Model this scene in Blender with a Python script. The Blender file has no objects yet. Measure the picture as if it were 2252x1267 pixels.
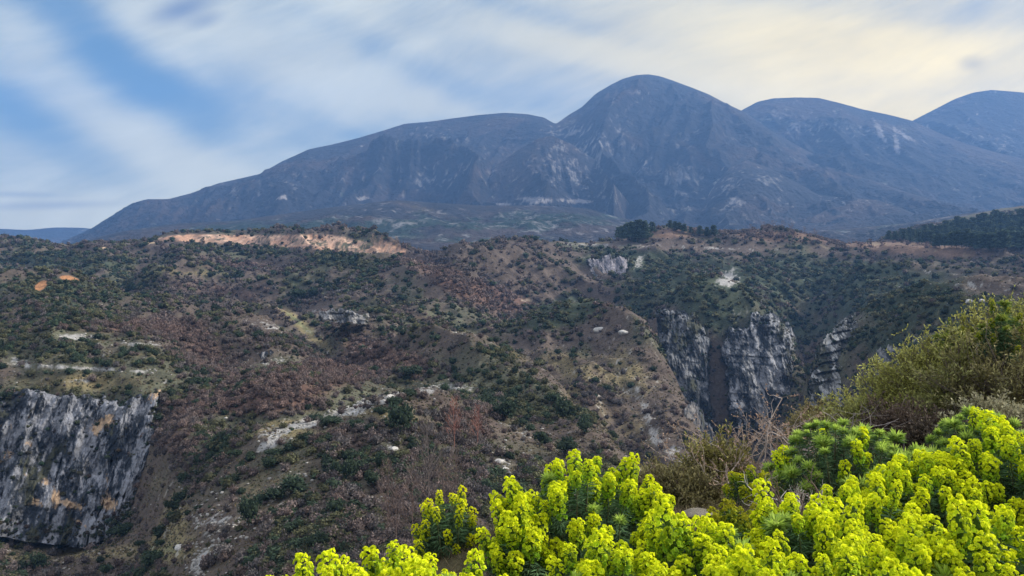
import bpy, math, random
import numpy as np
random.seed(7); RNG = np.random.default_rng(11)
D = bpy.data; SC = bpy.context.scene; COL = SC.collection
R = math.radians

# ------------------------------------------------------------------ camera
F, CX, CY = 1950.0, 1126.0, 633.5          # focal length and centre of the photograph, in its pixels
TH = math.atan((CY - 537.0) / F)           # the camera looks down a little
cam = D.cameras.new('camera'); cam.sensor_width = 36; cam.lens = F / 2252 * 36
cam.clip_start = 0.05; cam.clip_end = 60000
camo = D.objects.new('camera', cam); COL.objects.link(camo)
camo.rotation_euler = (R(90) - TH, 0, 0); SC.camera = camo

def us(px, py):
    a = (np.asarray(px, float) - CX) / F; b = (CY - np.asarray(py, float)) / F
    yc = b * math.sin(TH) + math.cos(TH); zc = b * math.cos(TH) - math.sin(TH)
    return a / yc, zc / yc
def P(px, py, Y):
    u, s = us(px, py); return np.array([float(u) * Y, Y, float(s) * Y])
def pix(X, Y, Z):
    z = -(Y * math.cos(TH) - Z * math.sin(TH)); up = Y * math.sin(TH) + Z * math.cos(TH)
    return CX + F * X / -z, CY - F * up / -z

# ------------------------------------------------------------------ exposure, sky, sun
SC.view_settings.view_transform = 'Standard'; SC.view_settings.look = 'None'
SC.view_settings.exposure = 1.0; SC.view_settings.gamma = 1.0
SC.cycles.use_denoising = True; SC.cycles.max_bounces = 5; SC.cycles.volume_bounces = 0
SC.cycles.transparent_max_bounces = 4
SUN_EL, SUN_AZ = 33.0, 82.0                # degrees above the horizon, degrees right of the view
w = D.worlds.new('World'); SC.world = w; w.use_nodes = True
nt = w.node_tree; N = nt.nodes; L = nt.links; N.clear()
def nd(t, **k):
    n = N.new(t)
    for a, v in k.items():
        if a.startswith('i_'):
            n.inputs[int(a[2:]) if a[2:].isdigit() else a[2:]].default_value = v
        else: setattr(n, a, v)
    return n
out = nd('ShaderNodeOutputWorld'); bg = nd('ShaderNodeBackground'); bg.inputs[1].default_value = 0.12
sky = nd('ShaderNodeTexSky', sky_type='NISHITA'); sky.sun_disc = False
sky.sun_elevation = R(SUN_EL); sky.sun_rotation = R(SUN_AZ); sky.altitude = 400
sky.air_density = 1.0; sky.dust_density = 1.0; sky.ozone_density = 1.6
tc = nd('ShaderNodeTexCoord')
def dirpt(px, py):                         # sky direction of a point of the photograph
    u, s = us(px, py); v = np.array([u, 1.0, s]); return v / np.linalg.norm(v)
def blob(px, py, rx, ry, ang, lo=0.0, hi=1.0):
    c = dirpt(px, py); az = math.atan2(c[0], c[1])
    m1 = nd('ShaderNodeVectorMath', operation='SUBTRACT'); m1.inputs[1].default_value = tuple(c)
    L.new(tc.outputs['Generated'], m1.inputs[0])
    m2 = nd('ShaderNodeVectorRotate', rotation_type='Z_AXIS'); m2.inputs['Angle'].default_value = az
    L.new(m1.outputs[0], m2.inputs['Vector'])
    m3 = nd('ShaderNodeVectorRotate', rotation_type='Y_AXIS'); m3.inputs['Angle'].default_value = R(ang)
    L.new(m2.outputs[0], m3.inputs['Vector'])
    m4 = nd('ShaderNodeVectorMath', operation='MULTIPLY'); m4.inputs[1].default_value = (F / rx, 0.9, F / ry)
    L.new(m3.outputs[0], m4.inputs[0])
    g = nd('ShaderNodeVectorMath', operation='LENGTH'); L.new(m4.outputs[0], g.inputs[0])
    mr = nd('ShaderNodeMapRange', interpolation_type='SMOOTHSTEP')
    mr.inputs[1].default_value = 1.0; mr.inputs[2].default_value = 0.0
    mr.inputs[3].default_value = lo; mr.inputs[4].default_value = hi
    L.new(g.outputs['Value'], mr.inputs[0]); return mr.outputs[0]
def mth(op, a, b=None, c=None, clamp=False):
    n = nd('ShaderNodeMath', operation=op); n.use_clamp = clamp
    for i, v in enumerate((a, b, c)):
        if v is None: continue
        if isinstance(v, (int, float)): n.inputs[i].default_value = v
        else: L.new(v, n.inputs[i])
    return n.outputs[0]
# streaked high cloud: noise stretched along the wind
rot = nd('ShaderNodeVectorRotate', rotation_type='Y_AXIS'); rot.inputs['Angle'].default_value = R(19)
L.new(tc.outputs['Generated'], rot.inputs['Vector'])
def streak(scale, det, sx, sz, off):
    m = nd('ShaderNodeMapping'); m.inputs['Scale'].default_value = (sx, 1, sz); m.inputs['Location'].default_value = off
    L.new(rot.outputs[0], m.inputs[0])
    n = nd('ShaderNodeTexNoise'); n.inputs['Scale'].default_value = scale; n.inputs['Detail'].default_value = det
    n.inputs['Roughness'].default_value = 0.62; n.inputs['Distortion'].default_value = 0.55
    L.new(m.outputs[0], n.inputs['Vector']); return n.outputs['Fac']
n1 = streak(2.6, 7, 0.85, 3.4, (0.3, 0, 0.2)); n2 = streak(5.0, 12, 0.75, 2.5, (1.7, 0, 3.1))
cover = mth('ADD', mth('MULTIPLY', n1, 1.3), mth('MULTIPLY', n2, 0.55))
SKYB = [  # px, py, rx, ry, tilt (deg), amount of cloud
 (330, 330, 900, 110, -24, .50), (650, 150, 700, 110, -22, .45), (1250, 110, 420, 60, -14, .34), (100, 480, 560, 80, 0, .45),
 (780, 60, 420, 110, -30, .28), (1700, 210, 900, 150, -12, .55), (1900, 90, 800, 100, -12, .40), (60, 60, 180, 130, -60, .40),
 (1000, 240, 500, 45, -10, .30), (330, 90, 260, 90, -40, .2),
 (280, 150, 420, 95, -36, -.8), (90, 270, 330, 75, -28, -.7), (40, 200, 200, 120, -50, -.3), (880, 130, 400, 55, -26, -.40), (560, 260, 380, 50, -20, -.22),
 (1350, 170, 500, 34, -14, -.22), (1180, 30, 300, 40, -16, -.22), (1900, 20, 600, 40, -10, -.15), (90, 525, 400, 26, 0, -.5), (760, 290, 300, 28, -20, -.2)]
for (px, py, rx, ry, an, am) in SKYB:
    cover = mth('ADD', cover, mth('MULTIPLY', blob(px, py, rx, ry, an), am * (.60 if am < 0 else .8)))
mask = nd('ShaderNodeMapRange', interpolation_type='SMOOTHSTEP'); L.new(cover, mask.inputs[0])
mask.inputs[1].default_value = 0.40; mask.inputs[2].default_value = 1.42; mask.inputs[3].default_value = 0.0; mask.inputs[4].default_value = 0.97
def mix(f, a, b, t='MIX'):
    n = nd('ShaderNodeMix', data_type='RGBA', blend_type=t)
    for i, v in ((0, f), (6, a), (7, b)):
        if isinstance(v, (tuple, float)): n.inputs[i].default_value = v if isinstance(v, float) else (*v, 1)
        else: L.new(v, n.inputs[i])
    return n.outputs[2]
warm = blob(2300, 330, 1500, 560, -14)
warm2 = blob(2300, 190, 1150, 260, -12)
c_cloud = mix(warm, (3.55, 3.6, 3.1), (4.6, 3.9, 2.3))
c_cloud = mix(mth('MULTIPLY', warm2, .8), c_cloud, (7.7, 5.9, 2.2))
shade = nd('ShaderNodeMapRange'); L.new(n2, shade.inputs[0]); shade.inputs[1].default_value = .35; shade.inputs[2].default_value = .65
shade.inputs[3].default_value = .88; shade.inputs[4].default_value = 1.08
vm = nd('ShaderNodeVectorMath', operation='SCALE'); L.new(c_cloud, vm.inputs[0]); L.new(shade.outputs[0], vm.inputs['Scale'])
blue = mix(0.82, sky.outputs[0], (.34, .93, 1.66))
blue = mix(mth('MULTIPLY', warm, .8), blue, (2.1, 2.2, 2.2))
col = mix(mask.outputs[0], blue, vm.outputs[0])
for (px, py, rx, ry, an, am, c) in [(400, 20, 110, 36, 22, .75, (.55, .9, 1.7)), (450, 45, 60, 22, 20, .5, (.55, .9, 1.7)), (2138, 140, 40, 24, -8, .45, (1.6, 1.55, 1.5)),
                                    (100, 452, 190, 14, 3, .45, (1.1, 1.4, 2.1)), (40, 428, 130, 10, 0, .35, (1.1, 1.4, 2.1))]:
    col = mix(mth('MULTIPLY', mth('MULTIPLY', blob(px, py, rx, ry, an), am), mth('MULTIPLY', n2, 2.0, clamp=True), clamp=True), col, c)
# added fill light: sky brightened overhead and behind the viewer, outside the frame
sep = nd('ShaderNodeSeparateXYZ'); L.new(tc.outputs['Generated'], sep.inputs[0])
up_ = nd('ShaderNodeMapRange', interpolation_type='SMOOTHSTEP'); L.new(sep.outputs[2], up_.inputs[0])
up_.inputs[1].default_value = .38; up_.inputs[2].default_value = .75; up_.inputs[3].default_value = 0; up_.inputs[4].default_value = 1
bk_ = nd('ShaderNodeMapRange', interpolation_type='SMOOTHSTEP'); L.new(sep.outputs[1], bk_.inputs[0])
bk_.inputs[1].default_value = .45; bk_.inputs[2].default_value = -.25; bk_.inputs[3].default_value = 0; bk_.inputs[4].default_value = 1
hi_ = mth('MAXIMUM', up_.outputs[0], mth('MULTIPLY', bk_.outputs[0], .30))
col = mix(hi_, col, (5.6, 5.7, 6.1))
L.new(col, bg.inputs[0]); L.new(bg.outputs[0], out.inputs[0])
sun = D.lights.new('sun', 'SUN'); sun.energy = 3.2; sun.angle = R(10); sun.color = (1.0, .93, .82)
suno = D.objects.new('sun', sun); COL.objects.link(suno)
suno.rotation_euler = (R(90 - SUN_EL), 0, R(180 - SUN_AZ)); suno.location = (0, 0, 30)

# ------------------------------------------------------------------ helpers
def tag(o, label=None, cat=None, group=None, kind=None):
    for k, v in (('label', label), ('category', cat), ('group', group), ('kind', kind)):
        if v: o[k] = v
    return o
def mesh_np(name, V, faces, mat=None, col=None, smooth=False):
    """faces: an int array n x 3 or n x 4, or a list of such arrays"""
    if not isinstance(faces, (list, tuple)): faces = [faces]
    me = D.meshes.new(name); V = np.asarray(V, np.float32)
    loops = np.concatenate([f.ravel() for f in faces]).astype(np.int32)
    sizes = np.concatenate([np.full(len(f), f.shape[1]) for f in faces]).astype(np.int32)
    starts = np.concatenate([[0], np.cumsum(sizes)[:-1]]).astype(np.int32)
    me.vertices.add(len(V)); me.vertices.foreach_set('co', V.ravel())
    me.loops.add(len(loops)); me.loops.foreach_set('vertex_index', loops)
    me.polygons.add(len(sizes)); me.polygons.foreach_set('loop_start', starts); me.polygons.foreach_set('loop_total', sizes)
    if smooth: me.polygons.foreach_set('use_smooth', np.ones(len(sizes), bool))
    if col is not None:
        a = me.color_attributes.new('Col', 'FLOAT_COLOR', 'POINT')
        c = np.ones((len(V), 4), np.float32); c[:, :3] = col; a.data.foreach_set('color', c.ravel())
    me.update(calc_edges=True)
    if mat: me.materials.append(mat)
    return me
def link(name, me, parent=None, loc=None):
    o = D.objects.new(name, me); COL.objects.link(o)
    if parent is not None: o.parent = parent
    if loc is not None: o.location = loc
    return o
def empty(name, loc):
    o = D.objects.new(name, None); COL.objects.link(o); o.location = loc; o.empty_display_size = .1; return o
def grid_faces(nr, nc):
    i = np.arange(nr - 1)[:, None] * nc + np.arange(nc - 1)[None, :]
    return np.stack([i, i + 1, i + nc + 1, i + nc], -1).reshape(-1, 4)
TAB = RNG.random((256, 256))
def vnoise(x, y, seed=0):
    x = np.asarray(x, float) + seed * 17.3; y = np.asarray(y, float) + seed * 9.7
    xi = np.floor(x).astype(int); yi = np.floor(y).astype(int); fx = x - xi; fy = y - yi
    fx = fx * fx * fx * (fx * (fx * 6 - 15) + 10); fy = fy * fy * fy * (fy * (fy * 6 - 15) + 10)
    a = TAB[xi & 255, yi & 255]; b = TAB[(xi + 1) & 255, yi & 255]; c = TAB[xi & 255, (yi + 1) & 255]; d = TAB[(xi + 1) & 255, (yi + 1) & 255]
    return (a * (1 - fx) + b * fx) * (1 - fy) + (c * (1 - fx) + d * fx) * fy * 1.0
def fbm(x, y, oct=5, seed=0, gain=.5):
    t = 0; a = 1; n = 0
    for k in range(oct):
        t = t + a * (vnoise(x * 2 ** k * 1.03, y * 2 ** k * 1.03, seed + k * 3) - .5); n += a; a *= gain
    return t / n * 2          # about -1..1
def ridged(x, y, oct=5, seed=0, gain=.5):
    t = 0; a = 1; n = 0
    for k in range(oct):
        v = 1 - np.abs(2 * vnoise(x * 2 ** k, y * 2 ** k, seed + k * 5) - 1); t = t + a * v * v; n += a; a *= gain
    return t / n
def sstep(a, b, x):
    t = np.clip((x - a) / (b - a), 0, 1); return t * t * (3 - 2 * t)
def tps(pts, q, k=1.0):
    """thin plate spline through pts (u, v, value), evaluated at q (n x 2)"""
    A = np.asarray(pts, float); n = len(A)
    def K(d2): return np.where(d2 > 0, d2 * np.log(d2 + 1e-12), 0)
    d2 = ((A[:, None, :2] - A[None, :, :2]) ** 2).sum(-1)
    M = np.zeros((n + 3, n + 3)); M[:n, :n] = K(d2) + np.eye(n) * 1e-5
    M[:n, n] = 1; M[:n, n + 1:] = A[:, :2]; M[n, :n] = 1; M[n + 1:, :n] = A[:, :2].T
    c = np.linalg.solve(M, np.concatenate([A[:, 2], [0, 0, 0]]))
    o = np.empty(len(q))
    for i in range(0, len(q), 20000):
        b = q[i:i + 20000]; d = ((b[:, None, :] - A[None, :, :2]) ** 2).sum(-1)
        o[i:i + 20000] = K(d) @ c[:n] + c[n] + b @ c[n + 1:]
    return o
def ell(px, py, x, y, rx, ry, ang=0):        # soft ellipse over the ground, 1 in the middle
    a = R(ang); dx = px - x; dy = py - y
    e = ((dx * math.cos(a) + dy * math.sin(a)) / rx) ** 2 + ((-dx * math.sin(a) + dy * math.cos(a)) / ry) ** 2
    return np.exp(-e * 1.2)

# ------------------------------------------------------------------ materials
def mat_col(name, rough=.9, nscale=None, namp=.35, bump=None, trans=0, spec=.15, coords='Object'):
    """material whose colour is the mesh's own colour attribute, broken up by noise"""
    m = D.materials.new(name); m.use_nodes = True; t = m.node_tree; n = t.nodes; l = t.links; n.clear()
    o = n.new('ShaderNodeOutputMaterial'); b = n.new('ShaderNodeBsdfPrincipled')
    a = n.new('ShaderNodeVertexColor'); a.layer_name = 'Col'; c = a.outputs[0]
    if nscale:
        tcn = n.new('ShaderNodeTexCoord')
        for i, sc in enumerate(nscale):
            nz = n.new('ShaderNodeTexNoise'); nz.inputs['Scale'].default_value = sc; nz.inputs['Detail'].default_value = 6
            nz.inputs['Roughness'].default_value = .65
            l.new(tcn.outputs[coords], nz.inputs['Vector'])
            mr = n.new('ShaderNodeMapRange'); mr.inputs[1].default_value = .3; mr.inputs[2].default_value = .7
            mr.inputs[3].default_value = 1 - namp; mr.inputs[4].default_value = 1 + namp
            l.new(nz.outputs['Fac'], mr.inputs[0])
            v = n.new('ShaderNodeVectorMath'); v.operation = 'SCALE'; l.new(c, v.inputs[0]); l.new(mr.outputs[0], v.inputs['Scale']); c = v.outputs[0]
        if bump:
            bp = n.new('ShaderNodeBump'); bp.inputs['Strength'].default_value = bump[0]; bp.inputs['Distance'].default_value = bump[1]
            l.new(nz.outputs['Fac'], bp.inputs['Height']); l.new(bp.outputs[0], b.inputs['Normal'])
    l.new(c, b.inputs['Base Color']); b.inputs['Roughness'].default_value = rough
    b.inputs['Specular IOR Level'].default_value = spec
    if trans:
        tr = n.new('ShaderNodeBsdfTranslucent'); l.new(c, tr.inputs[0]); mx = n.new('ShaderNodeMixShader'); mx.inputs[0].default_value = trans
        l.new(b.outputs[0], mx.inputs[1]); l.new(tr.outputs[0], mx.inputs[2]); l.new(mx.outputs[0], o.inputs[0])
    else: l.new(b.outputs[0], o.inputs[0])
    return m
M_MT = mat_col('mountain scrub and rock', nscale=(.004, .02), namp=.22, bump=(1, 45))
M_HILL = mat_col('hillside soil, grass and rock', nscale=(.05, .35), namp=.3, bump=(.9, 1.2))
M_CLIFF = mat_col('limestone cliff', nscale=(.12, .5), namp=.35, bump=(1, 1.2))
M_BUSH = mat_col('evergreen and bare scrub', trans=.15)
M_LEAF = mat_col('foliage', trans=.25, rough=.7)
M_BARK = mat_col('bark', nscale=(40,), namp=.3)
M_FLOWER = mat_col('flower bracts', trans=.42, rough=.6)
M_GROUND = mat_col('stony ground and litter', nscale=(2.5, 25), namp=.4, bump=(1, .03))
M_STONE = mat_col('weathered limestone', nscale=(3, 18), namp=.3, bump=(1, .03))

# ------------------------------------------------------------------ mountains
def curve(pts, u, k):
    a = np.array(pts, float); uu, _ = us(a[:, 0], a[:, 1]); return np.interp(u, uu, a[:, k])
def smooth1(a, n):
    k = np.hanning(n + 2)[1:-1]; k /= k.sum(); return np.convolve(np.pad(a, n // 2, mode='edge'), k, 'same')[n // 2:-(n // 2)]
def massif(name, crest, base, nc=900, nr=330, amp=120, sc=900, seed=0, rocks=(), grass=(), greens=(), prof=1.0, bare=(), smooth=5, rockbias=0., umin=-1.0, umax=1.0):
    """crest and base: lists of (px, py, distance). A ridge whose front face falls to the base line."""
    u = np.linspace(umin, umax, nc)
    cs, cY = curve(crest, u, 1), curve(crest, u, 2); bs, bY = curve(base, u, 1), curve(base, u, 2)
    cs = smooth1(cs, smooth)
    sc_ = us(CX, cs)[1]; sb_ = us(CX, bs)[1]
    t = np.linspace(0, 1.18, nr)[:, None]
    Y = bY + (cY - bY) * t; tt = np.clip(t, 0, 1)
    zb = sb_ * bY; zc = sc_ * cY
    Z = zb + (zc - zb) * tt ** prof
    back = np.clip(t - 1, 0, 1) / .18
    Z = Z - back * (zc - zb) * .45
    X = u[None, :] * Y
    wx = X + 300 * fbm(X / 1500, Y / 1500, 3, seed + 40); wy = Y + 300 * fbm(X / 1500, Y / 1500, 3, seed + 50)
    # gullies run downhill: noise compressed across the slope
    rg = ridged(wx / sc, wy / (sc * 1.9), 6, seed, .5) - .45
    e = np.clip(t * (1 - tt) * 4, 0, 1) ** 1.15
    Z = Z + amp * rg * 1.8 * e * (zc - zb).clip(0) / 900 + amp * .26 * (ridged(wx / 170, wy / 240, 5, seed + 7, .6) - .4) * np.clip(e * 1.3, .03, 1)
    px, py = pix(X, Y, Z)
    # colours of the ground itself
    n1 = fbm(wx / 420, wy / 520, 5, seed + 3); n2 = fbm(wx / 95, wy / 130, 5, seed + 9, .65); n3 = fbm(wx / 30, wy / 45, 4, seed + 12, .7)
    brush = np.array([.020, .021, .026]); brown = np.array([.048, .036, .032]); rock = np.array([.26, .25, .25]); green = np.array([.018, .032, .022]); gr = np.array([.105, .088, .045])
    C = np.ones(X.shape + (3,)) * brush
    def lay(mk, c):
        nonlocal C
        C = C * (1 - mk[..., None]) + c * mk[..., None]
    gm = sum([a * ell(px, py, *b) for (a, b) in grass], 0 * px)
    lay(sstep(-.02, .5, n1 * .8 + n3 * .3 + gm + .15 * (tt - .4)), brown)
    lay(sstep(.45, 1.0, gm + n2 * .5), gr * .85)
    gn = sum([a * ell(px, py, *b) for (a, b) in greens], 0 * px)
    lay(sstep(.25, .6, gn * .9 + n2 * .7 + n3 * .3 - .05), green)
    rk = sum([a * ell(px, py, *b) for (a, b) in rocks], 0 * px)
    gy, gx = np.gradient(Z); st = np.abs(gx) * .0
    lay(sstep(.42, .95, rk * .75 + rockbias + n3 * 1.05 + n2 * .45) * .62, rock)
    br = sum([a * ell(px, py, *b) for (a, b) in bare], 0 * px)
    lay(sstep(.40, .8, br + n3 * .6 + n2 * .2) * .85, np.array([.27, .25, .245]))
    me = mesh_np(name, np.stack([X, Y, Z], -1).reshape(-1, 3), grid_faces(nr, nc), M_MT, np.clip(C, .01, .8).reshape(-1, 3), True)
    return tag(link(name, me), kind='structure')

SKY1 = [(-400, 640, 5600), (40, 560, 5600), (110, 545, 5600), (160, 525, 5650), (200, 503, 5700), (250, 472, 5750), (290, 447, 5800), (325, 438, 5850), (370, 438, 5900), (420, 425, 5950), (480, 403, 6000), (530, 392, 6050),
  (570, 383, 6100), (620, 355, 6150), (680, 328, 6200), (730, 318, 6300), (790, 303, 6350), (850, 285, 6400), (890, 272, 6500), (940, 268, 6500), (990, 261, 6500), (1050, 253, 6500), (1110, 248, 6450), (1160, 251, 6400), (1195, 258, 6350),
  (1222, 273, 6300), (1250, 253, 6500), (1280, 235, 6600), (1310, 206, 6700), (1340, 188, 6800), (1370, 173, 6850), (1400, 165, 6900), (1425, 163, 6900), (1450, 167, 6900), (1480, 177, 6850), (1520, 192, 6800), (1560, 208, 6700),
  (1600, 229, 6600), (1640, 248, 6500), (1700, 290, 6300), (1800, 345, 5900), (1900, 390, 5400), (2000, 425, 5000), (2100, 455, 4700), (2252, 480, 4300), (2600, 500, 4200)]
SKY2 = [(1300, 420, 7300), (1560, 300, 7300), (1610, 256, 7300), (1635, 240, 7300), (1665, 224, 7300), (1700, 216, 7300), (1750, 214, 7300), (1800, 215, 7250), (1850, 227, 7050), (1900, 241, 7150), (1950, 251, 7100), (2005, 265, 7050), (2060, 290, 7000),
  (2120, 315, 6700), (2190, 335, 6500), (2260, 352, 6300), (2600, 420, 6000)]
SKY3 = [(1700, 420, 7800), (1900, 320, 7800), (1960, 288, 7800), (2005, 266, 7800), (2050, 243, 7800), (2100, 217, 7800), (2140, 203, 7800), (2180, 197, 7800), (2220, 200, 7800), (2252, 203, 7800), (2400, 230, 7800), (2600, 260, 7800)]
massif('distant_ridge', [(-900, 515, 8050), (0, 503, 8050), (60, 506, 8050), (120, 500, 8050), (190, 501, 8050), (260, 515, 8050), (500, 530, 8050), (2600, 545, 8050)], [(-900, 560, 7400), (2600, 560, 7400)], nc=300, nr=40, amp=20, umax=.3)
massif('far_mountain', SKY3, [(1500, 545, 5600), (2600, 520, 5400)], seed=31, nc=420, nr=260, umin=.25, bare=[(.7, (2095, 325, 10, 26, 20)), (.7, (2130, 262, 5, 16, 5)), (.8, (2040, 280, 5, 15, -15)), (.6, (2150, 250, 4, 15, 15)), (.6, (2210, 315, 8, 12, 10))], rocks=[(.5, (2200, 310, 90, 20, 10))], prof=1.15)
massif('eastern_mountain', SKY2, [(1200, 545, 4700), (2600, 510, 4300)], seed=22, amp=200, nc=560, nr=300, umin=.05,
  bare=[(.95, (1938, 295, 9, 40, -28)), (.8, (1972, 318, 9, 34, -8)), (.6, (1992, 300, 50, 7, 35)), (.6, (2030, 305, 6, 18, -30))], rocks=[(.5, (1740, 270, 80, 18, 28)), (.45, (1850, 280, 90, 15, 10))],
  grass=[(.5, (1720, 240, 120, 20, 0)), (.5, (1950, 275, 90, 14, 12)), (.6, (2180, 350, 80, 12, 22))], prof=1.1)
massif('mountain', SKY1, [(-400, 600, 4300), (100, 556, 4300), (700, 540, 4000), (1200, 520, 3900), (1700, 520, 3700), (2252, 530, 3300), (2600, 530, 3300)], seed=5, amp=270, sc=1000, prof=1.12, nc=1450, nr=480,
  rocks=[(.75, (1260, 350, 90, 60, 25)), (.5, (1300, 300, 70, 25, 20)), (.5, (1380, 300, 60, 30, 35)), (.4, (990, 305, 120, 14, 12)), (.4, (960, 400, 120, 30, -10)), (.35, (1400, 210, 60, 20, -20)), (.5, (1470, 400, 60, 70, 25)), (.3, (560, 420, 120, 25, -15)), (.3, (760, 380, 60, 25, 0))],
  grass=[(.7, (1250, 268, 30, 14, -20)), (.7, (1520, 330, 60, 10, 38)), (.5, (1400, 310, 80, 16, 30)), (.4, (1050, 380, 90, 25, 10)), (.35, (1580, 230, 60, 8, 25)), (.4, (950, 430, 120, 14, 0)), (.3, (1070, 270, 120, 10, -8))],
  bare=[(.9, (617, 435, 15, 5, -15)), (.9, (797, 437, 18, 7, 0))])
# rocky spurs that stand before the main face
massif('rocky_spur', [(900, 560, 5000), (980, 470, 5050), (1020, 430, 5100), (1080, 372, 5150), (1140, 330, 5200), (1180, 305, 5200), (1215, 298, 5200), (1260, 318, 5150), (1310, 352, 5100), (1350, 405, 4350), (1400, 465, 4900), (1440, 520, 4850), (1500, 580, 4800)],
  [(880, 560, 3900), (1500, 560, 3900)], nc=420, nr=220, amp=150, sc=520, seed=61, umin=-.13, umax=.2, smooth=9, rockbias=.10,
  rocks=[(.5, (1240, 360, 90, 55, 25)), (.4, (1060, 390, 70, 20, -20)), (.3, (1300, 420, 60, 30, 0))], bare=[(1.1, (1180, 440, 40, 10, 0)), (.9, (1110, 450, 40, 5, 0)), (.9, (1270, 443, 60, 8, 2))], grass=[(.5, (1040, 420, 50, 20, 10))])
massif('rocky_spur', [(1300, 600, 4300), (1480, 540, 4500), (1530, 480, 4700), (1565, 415, 4900), (1600, 372, 5000), (1640, 352, 5050), (1690, 368, 5000), (1750, 400, 4900), (1800, 428, 4700), (1860, 434, 4550), (1930, 440, 4400), (1990, 460, 4200), (2060, 494, 4000), (2140, 530, 3700), (2200, 570, 3500)],
  [(1200, 560, 3600), (2300, 560, 3200)], nc=480, nr=200, amp=150, sc=480, seed=71, umin=.1, umax=.58, smooth=9, rockbias=.08,
  rocks=[(.5, (1610, 420, 50, 60, 20)), (.45, (1860, 440, 120, 10, 5)), (.3, (1700, 400, 60, 20, 30)), (.6, (1740, 490, 60, 8, 4))])
# terraced foothills between the mountain and the plateau
massif('foothills', [(-500, 640, 3600), (60, 580, 3600), (130, 545, 3600), (260, 510, 3600), (380, 492, 3650), (520, 485, 3680), (640, 468, 3700), (760, 452, 3720), (870, 440, 3720), (960, 446, 3720), (1060, 452, 3720), (1180, 452, 3700), (1290, 458, 3680), (1360, 478, 3600), (1420, 492, 3500), (1560, 512, 3400), (1700, 510, 3400), (1850, 505, 3300), (2000, 490, 3150), (2120, 470, 3100), (2252, 455, 3050), (2600, 440, 3050)],
  [(-500, 660, 2300), (60, 600, 2300), (1000, 575, 2300), (2252, 560, 2300), (2600, 560, 2300)], nc=1300, nr=300, amp=110, sc=300, seed=83, smooth=13, prof=.9,
  grass=[(.55, (900, 452, 80, 12, 12)), (.4, (1000, 480, 120, 10, 8)), (.6, (1150, 500, 200, 20, 0)), (.25, (700, 480, 120, 12, 0)), (.5, (1000, 530, 150, 15, 0)), (.5, (2150, 480, 120, 15, -5))],
  greens=[(.75, (1100, 490, 260, 22, 0)), (.6, (1280, 480, 120, 18, 5)), (.8, (760, 505, 200, 26, 0)), (.7, (500, 505, 200, 18, 0)), (.5, (1050, 525, 250, 16, 0)), (.5, (1900, 500, 160, 14, 0))],
  rocks=[(.55, (1170, 445, 130, 7, 2)), (.35, (1050, 500, 250, 30, 0)), (.35, (820, 480, 40, 10, 0)), (.3, (1300, 500, 120, 20, 0)), (.4, (2000, 485, 150, 10, -6))], rockbias=.14)

# ------------------------------------------------------------------ the near hills, plateau and gorge: one sheet
CP = []
def pts(*a): CP.extend(a)
def ridge(a, drop, back):
    for (x, y, Y) in a: CP.append((x, y, Y)); CP.append((x, y + drop, Y + back))
ridge([(-250, 560, 1500), (-100, 545, 1500), (0, 534, 1500), (60, 533, 1450), (115, 548, 1450), (200, 540, 1400), (300, 530, 1350), (365, 519, 1300), (450, 516, 1300), (600, 517, 1280), (740, 516, 1260), (800, 531, 1250), (840, 530, 1250), (890, 551, 1240),
       (1000, 553, 1300), (1110, 548, 1350), (1230, 527, 1400), (1350, 526, 1400), (1420, 514, 1400), (1468, 504, 1400), (1520, 513, 1400), (1570, 522, 1400), (1640, 515, 1400), (1705, 509, 1400), (1765, 516, 1400), (1830, 529, 1420)], 55, 260)
pts((1950, 531, 1500), (2050, 528, 1500), (2120, 535, 1450), (2252, 520, 1500), (2400, 500, 1500), (1900, 545, 1350), (2050, 550, 1300), (2180, 565, 1200), (2252, 578, 1150), (2252, 470, 1800), (2100, 495, 1800), (1950, 520, 1800), (2500, 450, 1900))
pts((365, 535, 1270), (450, 540, 1265), (600, 545, 1240), (740, 548, 1215), (800, 563, 1190), (870, 560, 1200))
pts((0, 590, 1150), (200, 590, 1100), (400, 590, 1050), (600, 590, 1020), (1000, 580, 1060), (1150, 590, 1080), (1300, 575, 1220), (1500, 575, 1260), (1700, 570, 1250), (1900, 590, 1130), (2100, 600, 1020), (2252, 610, 950), (2450, 620, 900))
pts((1290, 545, 1330), (1500, 545, 1330), (1700, 545, 1320), (1400, 620, 1080))
ridge([(820, 575, 1000), (900, 585, 960), (980, 600, 920), (1050, 622, 900)], 36, 95)
ridge([(330, 610, 960), (420, 628, 900), (520, 655, 800), (600, 672, 740)], 38, 95)
ridge([(60, 640, 860), (160, 650, 830), (260, 668, 770), (330, 700, 680)], 26, 90)
pts((0, 650, 850), (420, 690, 700), (850, 660, 780), (1080, 690, 780))
ridge([(1120, 690, 720), (1180, 657, 710), (1250, 642, 705), (1340, 664, 690), (1440, 730, 650), (1490, 830, 590), (1540, 910, 530), (1590, 990, 480), (1640, 1060, 440)], 150, 115)
pts((1600, 1000, 650), (1700, 960, 720), (1752, 880, 840), (1758, 790, 940), (1780, 700, 1060), (1500, 670, 930), (1450, 620, 1020), (1600, 635, 1010), (1700, 640, 1060), (1850, 645, 980), (2000, 655, 880))
pts((1600, 700, 810), (1660, 684, 815), (1730, 722, 800), (1520, 700, 810), (1600, 890, 760), (1700, 890, 760), (1540, 860, 770))
pts((1880, 690, 660), (1800, 790, 625), (1850, 735, 645), (1790, 880, 600), (1950, 725, 570), (2000, 690, 540), (2100, 700, 470), (2252, 715, 400), (1900, 850, 480), (2000, 900, 400), (2130, 660, 760), (2252, 665, 680), (2450, 750, 350), (2450, 900, 200), (2252, 900, 200))
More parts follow.
